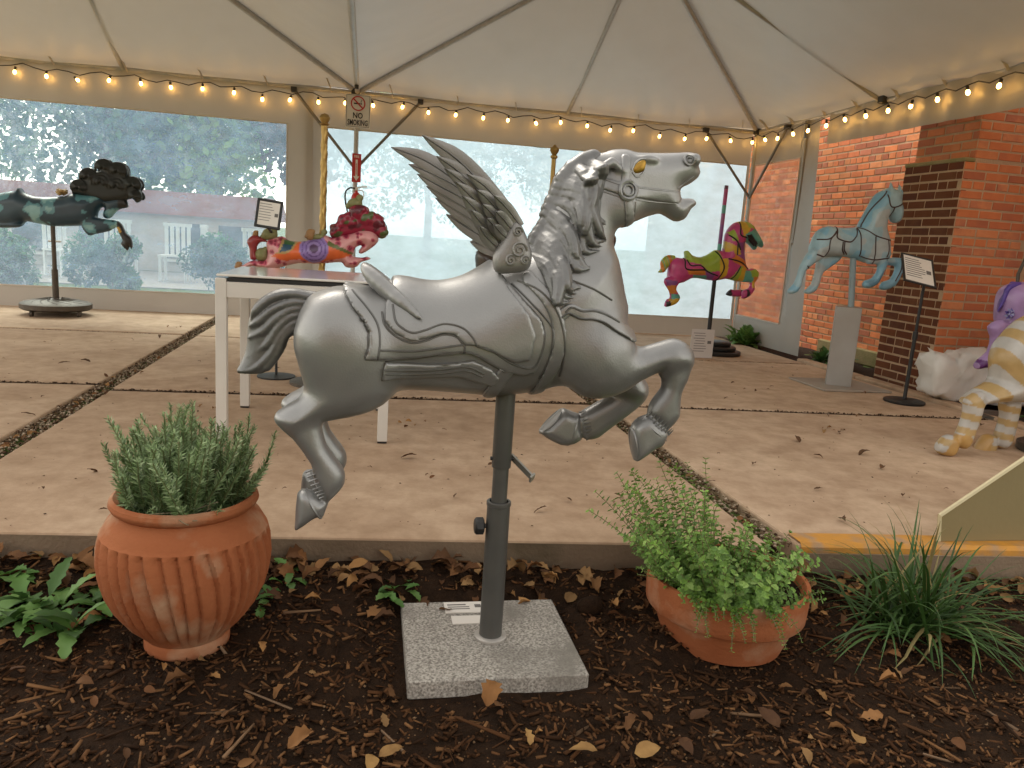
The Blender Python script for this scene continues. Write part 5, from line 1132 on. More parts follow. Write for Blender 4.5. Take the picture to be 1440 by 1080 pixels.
for cx_, cy_, R0 in ((470, 268, 45), (525, 205, 48), (612, 150, 46), (695, 175, 52), (780, 255, 48), (800, 320, 32), (600, 240, 60), (690, 260, 60)):
    for q in (.95, .62, .3):
        P = [st(BT, *ZA([(cx_ + R0 * q * math.cos(a), cy_ - R0 * q * math.sin(a))])[0]) for a in np.linspace(-.6, 3.6, 11)]
        for sd_ in (-1, 1): mg.caps([(u, v, sd_ * (.05 + .022 * (1 - q) + .006 * math.sin(i))) for i, (u, v) in enumerate(P)], [.009] + [.017] * 8 + [.014, .006], .003)
M_blk = mat('black_mane_paint', (.005, .007, .008), .45, 0, (.014, .02, .018), 9, 5)
mg.build('mane', M_blk, BT, root, 1)
fl_ = MB(); fc = W(*[(lambda a: (a[0], BT, a[1]))(st(BT, *ZA([(362, 292)])[0]))][0])
for k in range(9): fl_.lathe([(0, -.02), (.022, -.01), (.024, .008), (0, .02)], fc + E1 * .032 * math.cos(k * .7) + EZ * (.018 * math.sin(k * 1.9)) + E2 * .03 * math.sin(k * .7), 7)
fl_.build('rose_ornament', mat('rose_ornament', (.4, .26, .1), .6), root)
bst = thing('display_stand', 'round cast iron stand on casters under the black horse', 'stand', W(bs, BT, 0))
M_cast = mat('cast_iron', (.06, .048, .036), .5, .4, (.1, .08, .06), 20, 5, .3, 60)
bc = W(st(BT, 79, 425)[0], BT, 0)
MB().lathe([(.0, .055), (.3, .055), (.325, .07), (.325, .115), (.3, .13), (.2, .15), (.05, .165), (.03, .165)], bc, 40, fn=lambda r, z, q: r * (1 + (.02 * math.sin(q * 12) if .1 < r < .3 and z > .12 else 0))).build('base_disc', M_cast, bst, True)
for k in range(14): a = k * math.pi / 7; MB().tube([bc + np.array([math.cos(a + j * .16) * (.08 + j * .04), math.sin(a + j * .16) * (.08 + j * .04), .168 - j * .008]) for j in range(6)], .009, 5).build('leaf_relief', M_cast, bst)
for k in range(4):
    a = math.pi / 4 + k * math.pi / 2 + .5; p = bc + np.array([math.cos(a) * .29, math.sin(a) * .29, .03])
    MB().tube([p - E1 * .012, p + E1 * .012], .03, 14).tube([p, p + EZ * .04], .01, 6).build('caster', M_cast, bst, True)
bz_ = st(BT, 83, 318)[1]; MB().tube([bc + EZ * .15, bc + EZ * .46], .03, 16).tube([bc + EZ * .44, bc + EZ * bz_], .021, 14).build('pole', M_cast, bst, True)
MB().tube([bc - E1 * .05 + EZ * .74, bc + E1 * .07 + EZ * .74], .009, 6).build('clamp_screw', M_alu, bst)

# red flowered horse on a brass pole
ZB = lambda p: Z(330, 260, 6.26, p); RT_ = 5.3
RB = ZB([(285, 490), (330, 470), (420, 450), (480, 490), (560, 500), (640, 490), (740, 470), (800, 440), (860, 465), (940, 440), (1040, 425), (1090, 400), (1180, 395), (1245, 425), (1270, 490), (1200, 560), (1110, 610), (1090, 580), (1130, 530), (1085, 540), (1060, 560), (1050, 600), (1030, 625), (1120, 640), (1170, 630), (1200, 655), (1110, 680), (1080, 720), (1000, 730), (960, 710), (940, 680), (800, 690), (700, 695), (560, 690), (430, 720), (330, 750), (250, 740), (160, 715), (100, 735), (0, 748), (60, 712), (140, 670), (190, 662), (270, 665), (290, 600), (280, 540)])
root, g = figure('carousel_horse', 'pink spotted carousel horse with crimson mane and orange saddle behind the white table', RT_, [(RB, .1, .09, 0, .01)], .008, W(-.3, RT_, .75))
o_, V = g.build('body', M_paint, RT_, root)
def disc(px, r): c = st(RT_, *ZB([px])[0]); return lambda V, c=c, r=r: (V[:, 0] - c[0]) ** 2 + (V[:, 1] - c[1]) ** 2 < r * r
regs = []; pr2 = random.Random(3)
for _ in range(130):
    q = (pr2.uniform(40, 1260), pr2.uniform(400, 750)); rad = pr2.uniform(.007, .022); regs += [(disc(q, rad), (.5, .1, .15)), (disc(q, rad * .6), (.22, .02, .05))]
SAD = ZB([(430, 470), (480, 495), (640, 495), (740, 470), (830, 515), (960, 575), (1050, 610), (940, 645), (820, 662), (700, 690), (580, 650), (450, 665), (335, 625), (395, 590)])
regs += [(SAD, (.62, .12, .03)), (ZB([(430, 470), (480, 495), (560, 500), (520, 570), (450, 610), (360, 600), (395, 590)]), (.4, .27, .1)), (ZB([(450, 490), (540, 505), (500, 570), (410, 590)]), (.02, .07, .12)), (ZB([(440, 480), (540, 500), (520, 530), (450, 520)]), (.04, .12, .03)), (ZB([(830, 490), (960, 555), (1050, 600), (1030, 615), (820, 530)]), (.12, .14, .04))]
for rad, col in ((.115 * .8, (.25, .17, .42)), (.098 * .8, (.1, .05, .2)), (.09 * .8, (.25, .17, .42)), (.066 * .8, (.1, .05, .2)), (.058 * .8, (.27, .19, .42)), (.036 * .8, (.08, .04, .1))): regs.append((disc((705, 560), rad), col))
paint(o_, regions(V, RT_, (.62, .3, .3), regs))
mg = Fig((st(RT_, 455, 300)[0], st(RT_, 500, 345)[1], -.12), (st(RT_, 552, 300)[0], st(RT_, 500, 280)[1], .12), .007)
RMN = ZB([(840, 410), (840, 350), (915, 330), (920, 262), (1000, 250), (1012, 192), (1110, 176), (1180, 202), (1192, 250), (1260, 250), (1320, 295), (1312, 320), (1345, 370), (1340, 450), (1300, 475), (1265, 465), (1160, 430), (1040, 440), (930, 470), (880, 475), (842, 450)])
mg.inflate(SZ(RT_, RMN), .05, .05, 0, .01, sm=3)
for q, rad in (((900, 390), .035), ((960, 310), .04), ((1080, 240), .05), ((1160, 300), .05), ((1250, 320), .045), ((1300, 410), .035), ((1030, 330), .04), ((870, 420), .025), ((930, 350), .028), ((1000, 280), .03), ((1130, 220), .03), ((1210, 270), .028), ((1290, 350), .03), ((1330, 420), .02)):
    c = st(RT_, *ZB([q])[0]); mg.ell((c[0], c[1], -.03), (rad, rad, .045), .006)
o2, V2 = mg.build('mane', M_paint, RT_, root, 1)
n3 = vnoise(V2[:, 0] * 45, V2[:, 1] * 45, 8, 2); paint(o2, np.where((n3 > .42)[:, None], (.07, .1, .03), np.where((n3 < -.3)[:, None], (.1, .006, .018), (.24, .01, .035))))
tg = Fig((st(RT_, 342, 300)[0], st(RT_, 350, 372)[1], -.06), (st(RT_, 380, 300)[0], st(RT_, 350, 322)[1], .06), .006)
tg.inflate(SZ(RT_, ZB([(108, 500), (140, 455), (190, 440), (270, 480), (290, 505), (240, 502), (205, 530), (192, 600), (205, 655), (140, 655), (130, 560)])), .035, .035, 0, .004, sm=3); tg.build('tail', mat('crimson_paint', (.3, .03, .03), .4, 0, (.2, .02, .03), 20, 4, coat=.2), RT_, root, 1)
def nub(name, px, r, M, sq=1., t=RT_):
    c = st(t, *ZB([px])[0]); f_ = Fig((c[0] - r * 2, c[1] - r * 2, -.1), (c[0] + r * 2, c[1] + r * 2, .1), r / 6); f_.ell((*c, 0), (r, r * sq, r), .004).ell((c[0] + r * .6, c[1] + r * .8, -.01), (r * .5, r * .45, r * .5), .005).ell((c[0] - r * .7, c[1] - r * .4, .01), (r * .6, r * .4, r * .6), .005); f_.build(name, M, t, root, 1)
M_moss2 = mat('painted_moss', (.16, .17, .06), .6, 0, (.26, .24, .11), 30, 4); M_tan = mat('tan_paint', (.3, .16, .06), .6)
nub('leaf_ornament', (310, 435), .05, M_moss2, .8); nub('leaf_ornament', (240, 615), .045, M_moss2, 1.); nub('leaf_ornament', (750, 460), .045, M_moss2, .5); nub('figurine', (665, 440), .03, M_tan, 1.3); nub('figurine', (185, 430), .018, M_tan, 1.2); nub('leaf_ornament', (1060, 165), .05, M_moss2, .7); nub('figurine', (35, 712), .022, M_tan, 1.3)
rp0 = st(RT_, 448, 165); rpl = thing('carousel_pole', 'twisted brass pole with a ball finial rising through the red horse', 'pole', W(-.29, RT_, 0))
px_, pz_ = st(RT_, 453, 360); tw = lambda r, z, q: r * (1 + .12 * math.sin(3 * q + z * 55))
MB().lathe([(.021, z) for z in np.linspace(.02, rp0[1] - .03, 170)], W(px_, RT_, 0), 14, fn=tw).build('shaft', M_brass, rpl, True); MB().lathe([(.02, -.02), (.035, -.01), (.02, .0), (.03, .012), (.036, .03), (.024, .05), (0, .058)], W(px_, RT_, rp0[1] - .03), 14).build('finial', M_brass, rpl, True); MB().lathe([(.2, 0), (.2, .02), (.03, .04)], W(px_, RT_, 0), 28).build('base_plate', M_cast, rpl, True)

# dark horse mostly hidden behind the silver one, with its brass pole
HT2 = 6.5; hx = st(HT2, 777, 250)[0]
hp = thing('carousel_pole', 'plain brass pole with turned finial behind the silver mane', 'pole', W(hx, HT2, 0))
MB().tube([W(hx, HT2, .02), W(hx, HT2, st(HT2, 781, 222)[1])], .019, 14).build('shaft', M_brass, hp, True); zt = st(HT2, 781, 222)[1]
MB().lathe([(.019, -.01), (.03, 0), (.03, .015), (.018, .022), (.03, .04), (.04, .06), (.034, .08), (.012, .092), (.014, .1), (0, .108)], W(hx, HT2, zt), 16).build('finial', M_brass, hp, True); MB().lathe([(.22, 0), (.22, .02), (.03, .04)], W(hx, HT2, 0), 28).build('base_plate', M_cast, hp, True)
DK = [(668, 362), (674, 350), (690, 352), (705, 372), (740, 385), (800, 380), (830, 350), (845, 328), (858, 326), (866, 334), (862, 350), (852, 360), (846, 400), (820, 440), (760, 446), (700, 440), (675, 410)]
root, g = figure('carousel_horse', 'dark brown carousel horse almost hidden behind the silver horse', HT2, [(DK, .13, .12, 0, .01), ([(690, 420), (720, 430), (705, 470), (700, 500), (688, 500), (690, 460)], .05, .05, -.07, .02), ([(820, 420), (850, 430), (870, 450), (860, 480), (850, 478), (850, 455), (820, 445)], .05, .05, -.07, .02)], .016, W(1.5, HT2, .8)); g.build('body', mat('dark_brown_paint', (.03, .02, .016), .4, 0, (.05, .032, .022), 12, 4, coat=.3), HT2, root)

# colourful patchwork horse
ZC = lambda p: Z(900, 250, 4.155, p); CT = 7.6
CBD = ZC([(170, 500), (185, 475), (215, 465), (262, 470), (258, 432), (278, 424), (300, 450), (350, 464), (400, 445), (440, 420), (480, 428), (492, 380), (500, 330), (530, 280), (570, 256), (620, 256), (655, 275), (670, 300), (700, 350), (715, 390), (704, 410), (684, 392), (676, 410), (664, 424), (652, 410), (630, 388), (606, 378), (604, 440), (612, 500), (622, 540), (620, 580), (600, 602), (560, 606), (500, 590), (440, 602), (380, 595), (330, 586), (290, 590), (250, 612), (200, 616), (165, 600), (163, 550)])
CHL = ZC([(140, 600), (160, 580), (240, 590), (225, 620), (210, 650), (232, 690), (230, 712), (205, 740), (150, 756), (142, 742), (155, 710), (175, 700), (168, 660), (145, 625)])
CFL = ZC([(590, 560), (625, 540), (660, 530), (692, 550), (685, 590), (665, 620), (670, 650), (640, 690), (606, 708), (592, 700), (598, 660), (635, 645), (640, 610), (600, 610)])
CFF = ZC([(610, 655), (545, 655), (530, 650), (500, 680), (530, 693), (610, 692)])
root, g = figure('carousel_horse', 'patchwork carousel horse in pink, lime, orange and teal near the tent corner', CT, [(CBD, .11, .1, 0, .01), (CHL, .04, .04, -.06, .02), (CHL, .04, .04, .08, .02), (CFL, .04, .04, -.06, .02), (CFF, .04, .035, .07, .02)], .009, W(3.6, CT, .8))
o_, V = g.build('body', M_paint, CT, root)
PK, LM, OR, TE, YE, PU, BK = (.5, .05, .2), (.3, .42, .04), (.6, .2, .03), (.1, .36, .3), (.6, .38, .03), (.22, .06, .24), (.015, .012, .015)
regs = [(ZC([(160, 460), (250, 460), (300, 590), (250, 620), (150, 620)]), PK), (ZC([(255, 420), (285, 420), (350, 460), (440, 415), (460, 480), (440, 540), (380, 550), (330, 500), (260, 490)]), LM), (ZC([(250, 530), (360, 530), (360, 565), (260, 562)]), OR), (ZC([(290, 565), (410, 570), (410, 600), (300, 600)]), TE), (ZC([(350, 530), (415, 560), (440, 600), (380, 600)]), PU), (ZC([(440, 470), (490, 470), (490, 560), (440, 610)]), YE), (ZC([(490, 520), (560, 490), (540, 560), (500, 600), (480, 590)]), PK),
        (ZC([(560, 510), (600, 530), (580, 610), (500, 600)]), LM), (ZC([(570, 520), (600, 520), (590, 600), (550, 606)]), YE), (ZC([(590, 540), (640, 540), (640, 610), (580, 610)]), TE), (ZC([(480, 440), (540, 440), (620, 500), (615, 535), (520, 490)]), OR), (ZC([(540, 380), (610, 370), (615, 500), (540, 450)]), PU), (ZC([(490, 370), (560, 410), (560, 450), (485, 430)]), YE), (ZC([(480, 440), (520, 425), (530, 460), (490, 475)]), PK),
        (ZC([(500, 320), (560, 250), (590, 260), (560, 350), (520, 380)]), PK), (ZC([(505, 320), (530, 300), (550, 370), (520, 370)]), LM), (ZC([(560, 255), (600, 250), (620, 300), (580, 350)]), YE), (ZC([(600, 250), (660, 265), (650, 300), (610, 290)]), LM), (ZC([(590, 330), (640, 300), (670, 300), (720, 390), (700, 415), (660, 425), (600, 380)]), TE), (ZC([(600, 335), (625, 330), (665, 385), (650, 400), (610, 360)]), BK), (ZC([(620, 540), (690, 525), (700, 570), (630, 580)]), LM), (ZC([(640, 575), (700, 580), (690, 630), (630, 620)]), OR), (ZC([(630, 600), (680, 620), (660, 640), (630, 640)]), YE), (ZC([(620, 640), (680, 640), (640, 700), (610, 690)]), PK), (ZC([(585, 650), (615, 650), (625, 715), (585, 710)]), BK), (ZC([(545, 650), (600, 650), (600, 695), (540, 695)]), PK), (ZC([(490, 640), (548, 640), (545, 700), (490, 690)]), BK),
        (ZC([(130, 590), (200, 600), (190, 635), (140, 630)]), PU), (ZC([(140, 625), (195, 625), (195, 670), (155, 675)]), OR), (ZC([(190, 620), (220, 620), (225, 690), (195, 670)]), PK), (ZC([(165, 672), (225, 680), (210, 712), (165, 710)]), TE), (ZC([(150, 705), (235, 700), (215, 745), (160, 745)]), YE), (ZC([(135, 720), (160, 715), (162, 765), (135, 765)]), BK), (ZC([(410, 560), (445, 560), (445, 600), (410, 600)]), PK)]
paint(o_, regions(V, CT, PK, regs))
lines_on(g, *g.surface(2), CT, [ZC(p) for p in ([(260, 480), (275, 510), (330, 510), (370, 545), (430, 570)], [(430, 430), (450, 470), (465, 520), (445, 570), (430, 600)], [(250, 470), (248, 530), (360, 535)], [(490, 470), (560, 490), (615, 530)], [(600, 335), (640, 375), (660, 400)], [(545, 380), (540, 450)], [(560, 515), (520, 590)], [(500, 330), (540, 370), (560, 420)], [(570, 260), (560, 330), (600, 350)])], .008, M_black, 'outline', root)
tg = Fig((st(CT, 922, 300)[0], st(CT, 930, 388)[1], -.06), (st(CT, 955, 300)[0], st(CT, 930, 355)[1], .06), .007); tg.inflate(SZ(CT, ZC([(218, 464), (195, 452), (150, 455), (120, 490), (120, 530), (104, 552), (140, 552), (165, 520), (195, 492)])), .035, .04, 0, .004, sm=3)
ot, Vt = tg.build('tail', M_paint, CT, root, 1); ua = (Vt[:, 0] - Vt[:, 0].min()) / np.ptp(Vt[:, 0]); paint(ot, np.array([OR, LM, TE, YE, LM])[np.clip((np.sin(ua * 9 + Vt[:, 1] * 25) * 2.4 + 2.4).astype(int), 0, 4)])
cs_ = thing('display_stand', 'black stepped round base with striped pole under the patchwork horse', 'stand', W(3.6, CT, 0)); cx0 = st(CT, 1001, 490)[0]
for k in range(3): MB().lathe([(.27 - k * .055, k * .045), (.275 - k * .055, k * .045 + .008), (.275 - k * .055, k * .045 + .034), (.265 - k * .055, k * .045 + .042), (0, k * .045 + .0425)], W(cx0 + .03, CT, 0), 36).build('base_step', M_black, cs_, True)
a, b = st(CT, *ZC([(435, 600)])[0]), st(CT, *ZC([(403, 900)])[0]); MB().tube([W(b[0], CT, .1), W(a[0], CT, a[1] + .05)], .022, 12).build('lower_pole', M_black, cs_, True)
a, b = st(CT, *ZC([(459, 450)])[0]), st(CT, *ZC([(506, 45)])[0]); pm = MB(); prev = 0
for x, col in ((.16, TE), (.44, PU), (.6, (.3, .08, .22)), (.72, TE), (.95, (.42, .06, .2)), (1., (.12, .04, .08))):
    pm.tube([W(a[0] + (b[0] - a[0]) * prev, CT, a[1] + (b[1] - a[1]) * prev), W(a[0] + (b[0] - a[0]) * x, CT, a[1] + (b[1] - a[1]) * x)], .021, 12, col=np.array(col)); prev = x
pm.build('upper_pole', M_paint, cs_)

# pale blue horse on a plinth
ZD = lambda p: Z(1080, 240, 3.084, p); LT = 5.85
LB = ZD([(180, 350), (190, 310), (215, 262), (260, 240), (300, 246), (380, 246), (400, 222), (440, 150), (470, 102), (503, 82), (520, 76), (560, 82), (575, 100), (572, 130), (579, 165), (576, 200), (560, 226), (540, 226), (525, 196), (514, 204), (508, 250), (520, 290), (524, 340), (520, 378), (480, 404), (420, 400), (380, 386), (330, 374), (250, 370), (200, 380)])
LHN = ZD([(190, 335), (245, 368), (200, 402), (165, 432), (155, 455), (142, 500), (125, 526), (95, 536), (84, 520), (110, 492), (128, 450), (140, 410)])
LHF = ZD([(225, 365), (320, 370), (285, 408), (238, 442), (225, 480), (205, 522), (170, 536), (155, 522), (188, 492), (205, 430)])
LFN = ZD([(430, 375), (500, 374), (516, 400), (505, 432), (475, 490), (432, 511), (408, 500), (420, 476), (450, 466), (474, 432), (470, 406), (430, 406)])
LFF = ZD([(505, 380), (575, 378), (592, 400), (580, 442), (550, 500), (500, 519), (482, 506), (500, 480), (530, 470), (550, 432), (545, 412), (505, 410)])
root, g = figure('carousel_horse', 'pale blue carved horse with dark outlined harness on a grey plinth', LT, [(LB, .09, .09, 0, .008), (LHN, .035, .04, -.055, .015), (LHF, .035, .04, .055, .015), (LFN, .035, .04, -.055, .015), (LFF, .035, .04, .055, .015)], .008, W(4., LT, .9))
for q in ((526, 52), (577, 62)):
    c = st(LT, *ZD([q])[0]); c2 = st(LT, *ZD([(q[0] + 2, 98)])[0]); g.caps([(c2[0], c2[1], -.02 if q[0] < 550 else .02), (c[0], c[1], -.02 if q[0] < 550 else .02)], [.028, .007], .006)
o_, V = g.build('body', M_paint, LT, root); nz_ = vnoise(V[:, 0] * 16, V[:, 1] * 9, 41, 3)
cb = np.where((nz_ > .2)[:, None], (.2, .4, .52), np.where((nz_ < -.25)[:, None], (.36, .42, .43), (.28, .43, .49))); cb[poly_dist(SZ(LT, ZD([(400, 480), (450, 465), (475, 430), (500, 470), (440, 515)])), V[:, 0], V[:, 1]) > 0] = (.12, .28, .4); paint(o_, cb)
M_hl = mat('dark_outline_paint', (.05, .028, .025), .5)
lines_on(g, *g.surface(2), LT, [ZD(p) for p in ([(200, 298), (240, 295), (275, 265), (290, 240)], [(275, 262), (245, 300), (238, 350), (225, 372), (185, 362)], [(285, 250), (272, 285), (290, 300), (330, 308), (355, 285), (380, 248), (440, 282), (490, 298), (520, 302)], [(298, 308), (296, 340), (312, 362)], [(305, 308), (304, 340), (322, 362)], [(438, 285), (435, 370), (425, 405)], [(495, 300), (496, 345), (488, 372)], [(375, 250), (375, 370)], [(380, 370), (430, 385), (500, 378)], [(390, 245), (440, 160), (500, 90)], [(495, 105), (500, 150), (520, 160), (560, 145)], [(520, 160), (515, 195)], [(145, 410), (158, 425)], [(515, 380), (512, 420), (475, 470)], [(588, 385), (585, 430), (560, 480)], [(475, 445), (495, 452)])], .006, M_hl, 'harness_line', root)
lp = thing('plinth', 'square grey plinth with a pale blue post holding the blue horse', 'plinth', W(4.03, LT, 0))
pl = [floor_at(1160, 541), floor_at(1181, 547), floor_at(1199, 545)]; w_ = .2; cz = W((pl[0][0] + pl[2][0]) / 2, (pl[0][1] + pl[2][1]) / 2 + .02, 0)
ax2 = nrm(E1 * .85 - E2 * .52); ay2 = np.array([-ax2[1], ax2[0], 0]); zt = st(float(cz @ E2), 1190, 431)[1]
M_pl = mat('plinth_grey', (.36, .35, .33), .45, .3, (.3, .28, .25), 4, 6)
MB().box(cz + EZ * zt / 2, (w_, w_, zt), (ax2, ay2, EZ), .004).build('block', M_pl, lp)
a, b = st(LT, *ZD([(368, 380)])[0]), (float(cz @ E1), zt); MB().tube([W(b[0] + .01, LT, zt - .01), W(a[0], LT, a[1] + .03)], .026, 10).build('post', mat('post_blue', (.24, .34, .38), .5, 0, (.3, .36, .37), 12, 5), lp, True)
bd4 = thing('base_board', 'flat grey board lying under the plinth', 'board', cz); MB().box(W(4.02, 5.86, .009), (.62, .56, .014), bev=.002).build('board', mat('board_grey', (.38, .33, .27), .7, 0, (.32, .27, .22), 5, 6), bd4)

# purple horse and yellow striped animal at the right
ZE = lambda p: Z(1280, 360, 3.375, p); UT = 4.75
UB = ZE([(420, 300), (428, 210), (445, 160), (480, 132), (540, 122), (640, 130), (800, 150), (950, 140), (960, 320), (800, 340), (640, 350), (520, 350), (470, 345), (430, 330)])
UL = ZE([(370, 335), (430, 300), (480, 340), (432, 365), (402, 420), (412, 470), (395, 520), (345, 532), (312, 538), (305, 520), (325, 490), (370, 452), (385, 385)])
root, g = figure('carousel_horse', 'lilac carousel horse with violet tail and daisy above the white bag', UT, [(UB, .13, .12, 0, .01), (UL, .045, .045, -.07, .03)], .01, W(4.6, UT, .8)); o_, V = g.build('body', M_paint, UT, root)
paint(o_, regions(V, UT, (.32, .2, .4), [(ZE([(280, 480), (335, 490), (350, 545), (280, 560)]), (.1, .02, .14)), (ZE([(520, 170), (560, 160), (560, 250), (525, 240)]), (.12, .04, .1))]))
fc = st(UT - .1, *ZE([(470, 275)])[0]); pet = MB()
for k in range(18):
    a = k * 2 * math.pi / 9 + (.35 if k >= 9 else 0); R0 = .045 if k < 9 else .028; d = math.cos(a) * E1 + math.sin(a) * EZ; c = W(fc[0], UT - .1 - (.012 if k >= 9 else 0), fc[1]); sd_ = np.cross(d, E2)
    pet.add([c, c + d * R0 * .6 + sd_ * R0 * .28 - E2 * .012, c + d * R0, c + d * R0 * .6 - sd_ * R0 * .28 - E2 * .012], [(0, 1, 2, 3)], (.3, .3, .5) if k % 2 else (.12, .08, .32))
pet.build('daisy_ornament', M_paint, root)
tg = Fig((st(UT, 1380, 400)[0], st(UT, 1400, 445)[1], -.06), (st(UT, 1440, 400)[0], st(UT, 1420, 390)[1], .06), .007)
for k in range(6): tg.caps([(*q, -.03 + .012 * k) for q in curve([st(UT, *p) for p in ZE([(500, 135), (450 + 6 * k, 150 + 8 * k), (430 + 3 * k, 200), (400 + 6 * k, 262)])], 8)], [.02, .022, .02, .018, .016, .013, .01, .005], .003)
tg.build('tail', mat('violet_paint', (.06, .03, .22), .4, 0, (.1, .05, .3), 20, 4), UT, root, 1)
us = thing('display_stand', 'thin dark pole on a round base under the lilac horse', 'stand', W(4.75, UT, 0)); a = st(UT, 1432, 385); MB().tube([W(a[0] + .09, UT, .02), W(a[0] - .0, UT, a[1]), W(a[0] + .07, UT, a[1] + .2)], .012, 8).build('pole', M_cast, us, True); MB().lathe([(.18, 0), (.18, .02), (.03, .04)], W(a[0] + .09, UT, 0), 24).build('base_plate', M_cast, us, True)
ST_ = 3.78
SB = ZE([(405, 500), (430, 420), (470, 370), (540, 300), (640, 260), (800, 250), (950, 300), (950, 640), (760, 660), (600, 650), (540, 690), (440, 690), (330, 700), (262, 712), (265, 682), (340, 625), (405, 585)])
S1 = ZE([(258, 705), (270, 670), (345, 640), (335, 740), (305, 825), (280, 890), (255, 915), (225, 905), (215, 860), (240, 800), (255, 745)]); S2 = ZE([(430, 690), (515, 680), (505, 760), (485, 850), (462, 900), (430, 912), (400, 895), (405, 850), (422, 800), (432, 750)])
S1H = ZE([(120, 915), (160, 856), (205, 850), (225, 885), (200, 945), (150, 945)]); S2H = ZE([(302, 932), (350, 850), (395, 850), (405, 880), (385, 942), (335, 945)])
root, g = figure('carousel_zebra', 'rear of a white carousel animal with yellow stripes and hooves at the paving edge', ST_, [(SB, .14, .12, 0, .01), (S1, .045, .04, -.07, .03), (S2, .045, .04, .09, .03), (S1H, .045, .035, -.07, .006), (S2H, .045, .035, .09, .006)], .009, W(3.6, ST_, .6)); root['category'] = 'carousel animal'
o_, V = g.build('body', M_paint, ST_, root)
sw = np.sin((V[:, 0] * 38 + V[:, 1] * 30 + 1.4 * vnoise(V[:, 0] * 9, V[:, 1] * 9, 51))) > .1; lw = np.sin(V[:, 1] * 75 + V[:, 0] * 12) > .1; low = V[:, 1] < st(ST_, *ZE([(300, 690)])[0])[1]
cb = np.where(np.where(low, lw, sw)[:, None], (.4, .27, .11), (.42, .4, .37)); 
for P in (S1H, S2H): cb[poly_dist(SZ(ST_, P), V[:, 0], V[:, 1]) > -.03] = (.42, .25, .08)
paint(o_, cb)
zs_ = thing('display_stand', 'round grey base and pole under the striped animal', 'stand', W(4., ST_, 0)); a = floor_at(1466, 632); MB().lathe([(.2, 0), (.21, .01), (.21, .05), (.19, .06), (.03, .07)], W(a[0], ST_, 0), 32).build('base_ring', M_cast, zs_, True); MB().tube([W(a[0], ST_, .05), W(a[0], ST_, .7)], .025, 12).build('pole', M_cast, zs_, True)

# white bag against the chimney
BGT = 5.3; bgp = [(1296, 552), (1300, 500), (1303, 492), (1330, 500), (1350, 492), (1378, 488), (1410, 500), (1450, 505), (1460, 585), (1400, 580), (1350, 572), (1320, 560)]
P = SZ(BGT, bgp); g = Fig((*(P.min(0) - .05), -.2), (*(P.max(0) + .05), .2), .046).inflate(P, .13, .05, 0, .01)
V, Q = g.surface(0); V = V + rng.normal(0, .011, V.shape); cz_ = np.abs(vnoise(V[:, 0] * 13 + V[:, 1] * 6, V[:, 1] * 9, 61, 2)); V[:, 2] += .05 * np.minimum(cz_, .35) - .02 + .0 * np.abs(vnoise(V[:, 0] * 31, V[:, 1] * 24, 66, 2)); V[:, 1] = np.maximum(V[:, 1], .004)
bgo = obj('white_bag', V[:, :1] * E1 + (BGT + V[:, 2:3]) * E2 + V[:, 1:2] * EZ, Q[:, ::-1], mat('white_plastic', (.72, .7, .66), .35, 0, (.66, .63, .58), 8, 4), None, False); tag(bgo, 'crumpled white plastic bag leaning at the foot of the brick chimney', 'bag')
# slanted tan panel standing on the painted kerb
M_pan = mat('tan_panel', (.26, .2, .09), .7, 0, (.21, .165, .075), 3, 6, .1, 40); PN = 2.45
pan = thing('leaning_panel', 'tan panel with a slanted top edge standing on the yellow kerb', 'panel', W(2.6, PN, 0))
pp = [st(PN, *p) for p in ((1323, 768), (1326, 727), (1440, 650), (1560, 568), (1560, 768))]; pp = [(a, max(b, .008)) for a, b in pp]
MB().prism(pp, lambda a, b: W(a, PN + .01, b), E2 * .018).build('board', M_pan, pan)
MB().tube([W(pp[0][0], PN + .016, pp[0][1]), W(pp[1][0], PN + .016, pp[1][1]), W(pp[2][0], PN + .016, pp[2][1]), W(pp[3][0], PN + .016, pp[3][1])], .009, 6).build('edge_strip', mat('pale_edge', (.6, .52, .32), .6), pan)

# ------------------------------------------------------------------ beyond the tent: patio, shrubs, trees
LEAFG = attr_mat('tree_leaf', .6, trans=.35); M_bark = mat('bark', (.09, .065, .045), .95, 0, (.15, .11, .08), 14, 8, .6, 40)
def crown_mesh(n, c, r, cols, leaf, lobes=9, seed=0, conic=False):
    R = np.random.default_rng(seed); v = []; f = []; k = []
    lc = R.normal(0, .5, (lobes, 3)); lc = lc / np.maximum(1, np.linalg.norm(lc, axis=1))[:, None] * .62; lr = R.uniform(.3, .52, lobes)
    li = R.integers(0, lobes, n); d = R.normal(0, 1, (n, 3)); d /= np.linalg.norm(d, axis=1)[:, None]; rad = R.uniform(.45, 1.05, n) ** .6
    P = lc[li] + d * (lr[li] * rad)[:, None]
    if conic: z = R.uniform(-1, 1, n); a = R.uniform(0, 6.28, n); q = (1 - ((z + 1) / 2) ** 1.6) * R.uniform(.55, 1.05, n) * (1 + .18 * np.sin(a * 5 + z * 4)); P = np.stack([np.cos(a) * q, np.sin(a) * q, z], 1)
    P = P * np.array(r) + np.array(c); a = R.normal(0, 1, (n, 3)); a /= np.linalg.norm(a, axis=1)[:, None]; b = np.cross(a, R.normal(0, 1, (n, 3))); b /= np.linalg.norm(b, axis=1)[:, None]; L = leaf * R.uniform(.6, 1.4, n)[:, None]
    V = np.stack([P - a * L, P + b * L * .55, P + a * L, P - b * L * .55], 1).reshape(-1, 3); F = np.arange(n * 4).reshape(-1, 4)
    C = np.array(cols)[R.integers(0, len(cols), lobes)][li] * R.uniform(.6, 1.4, (n, 1)); return V, F, np.repeat(C, 4, 0)
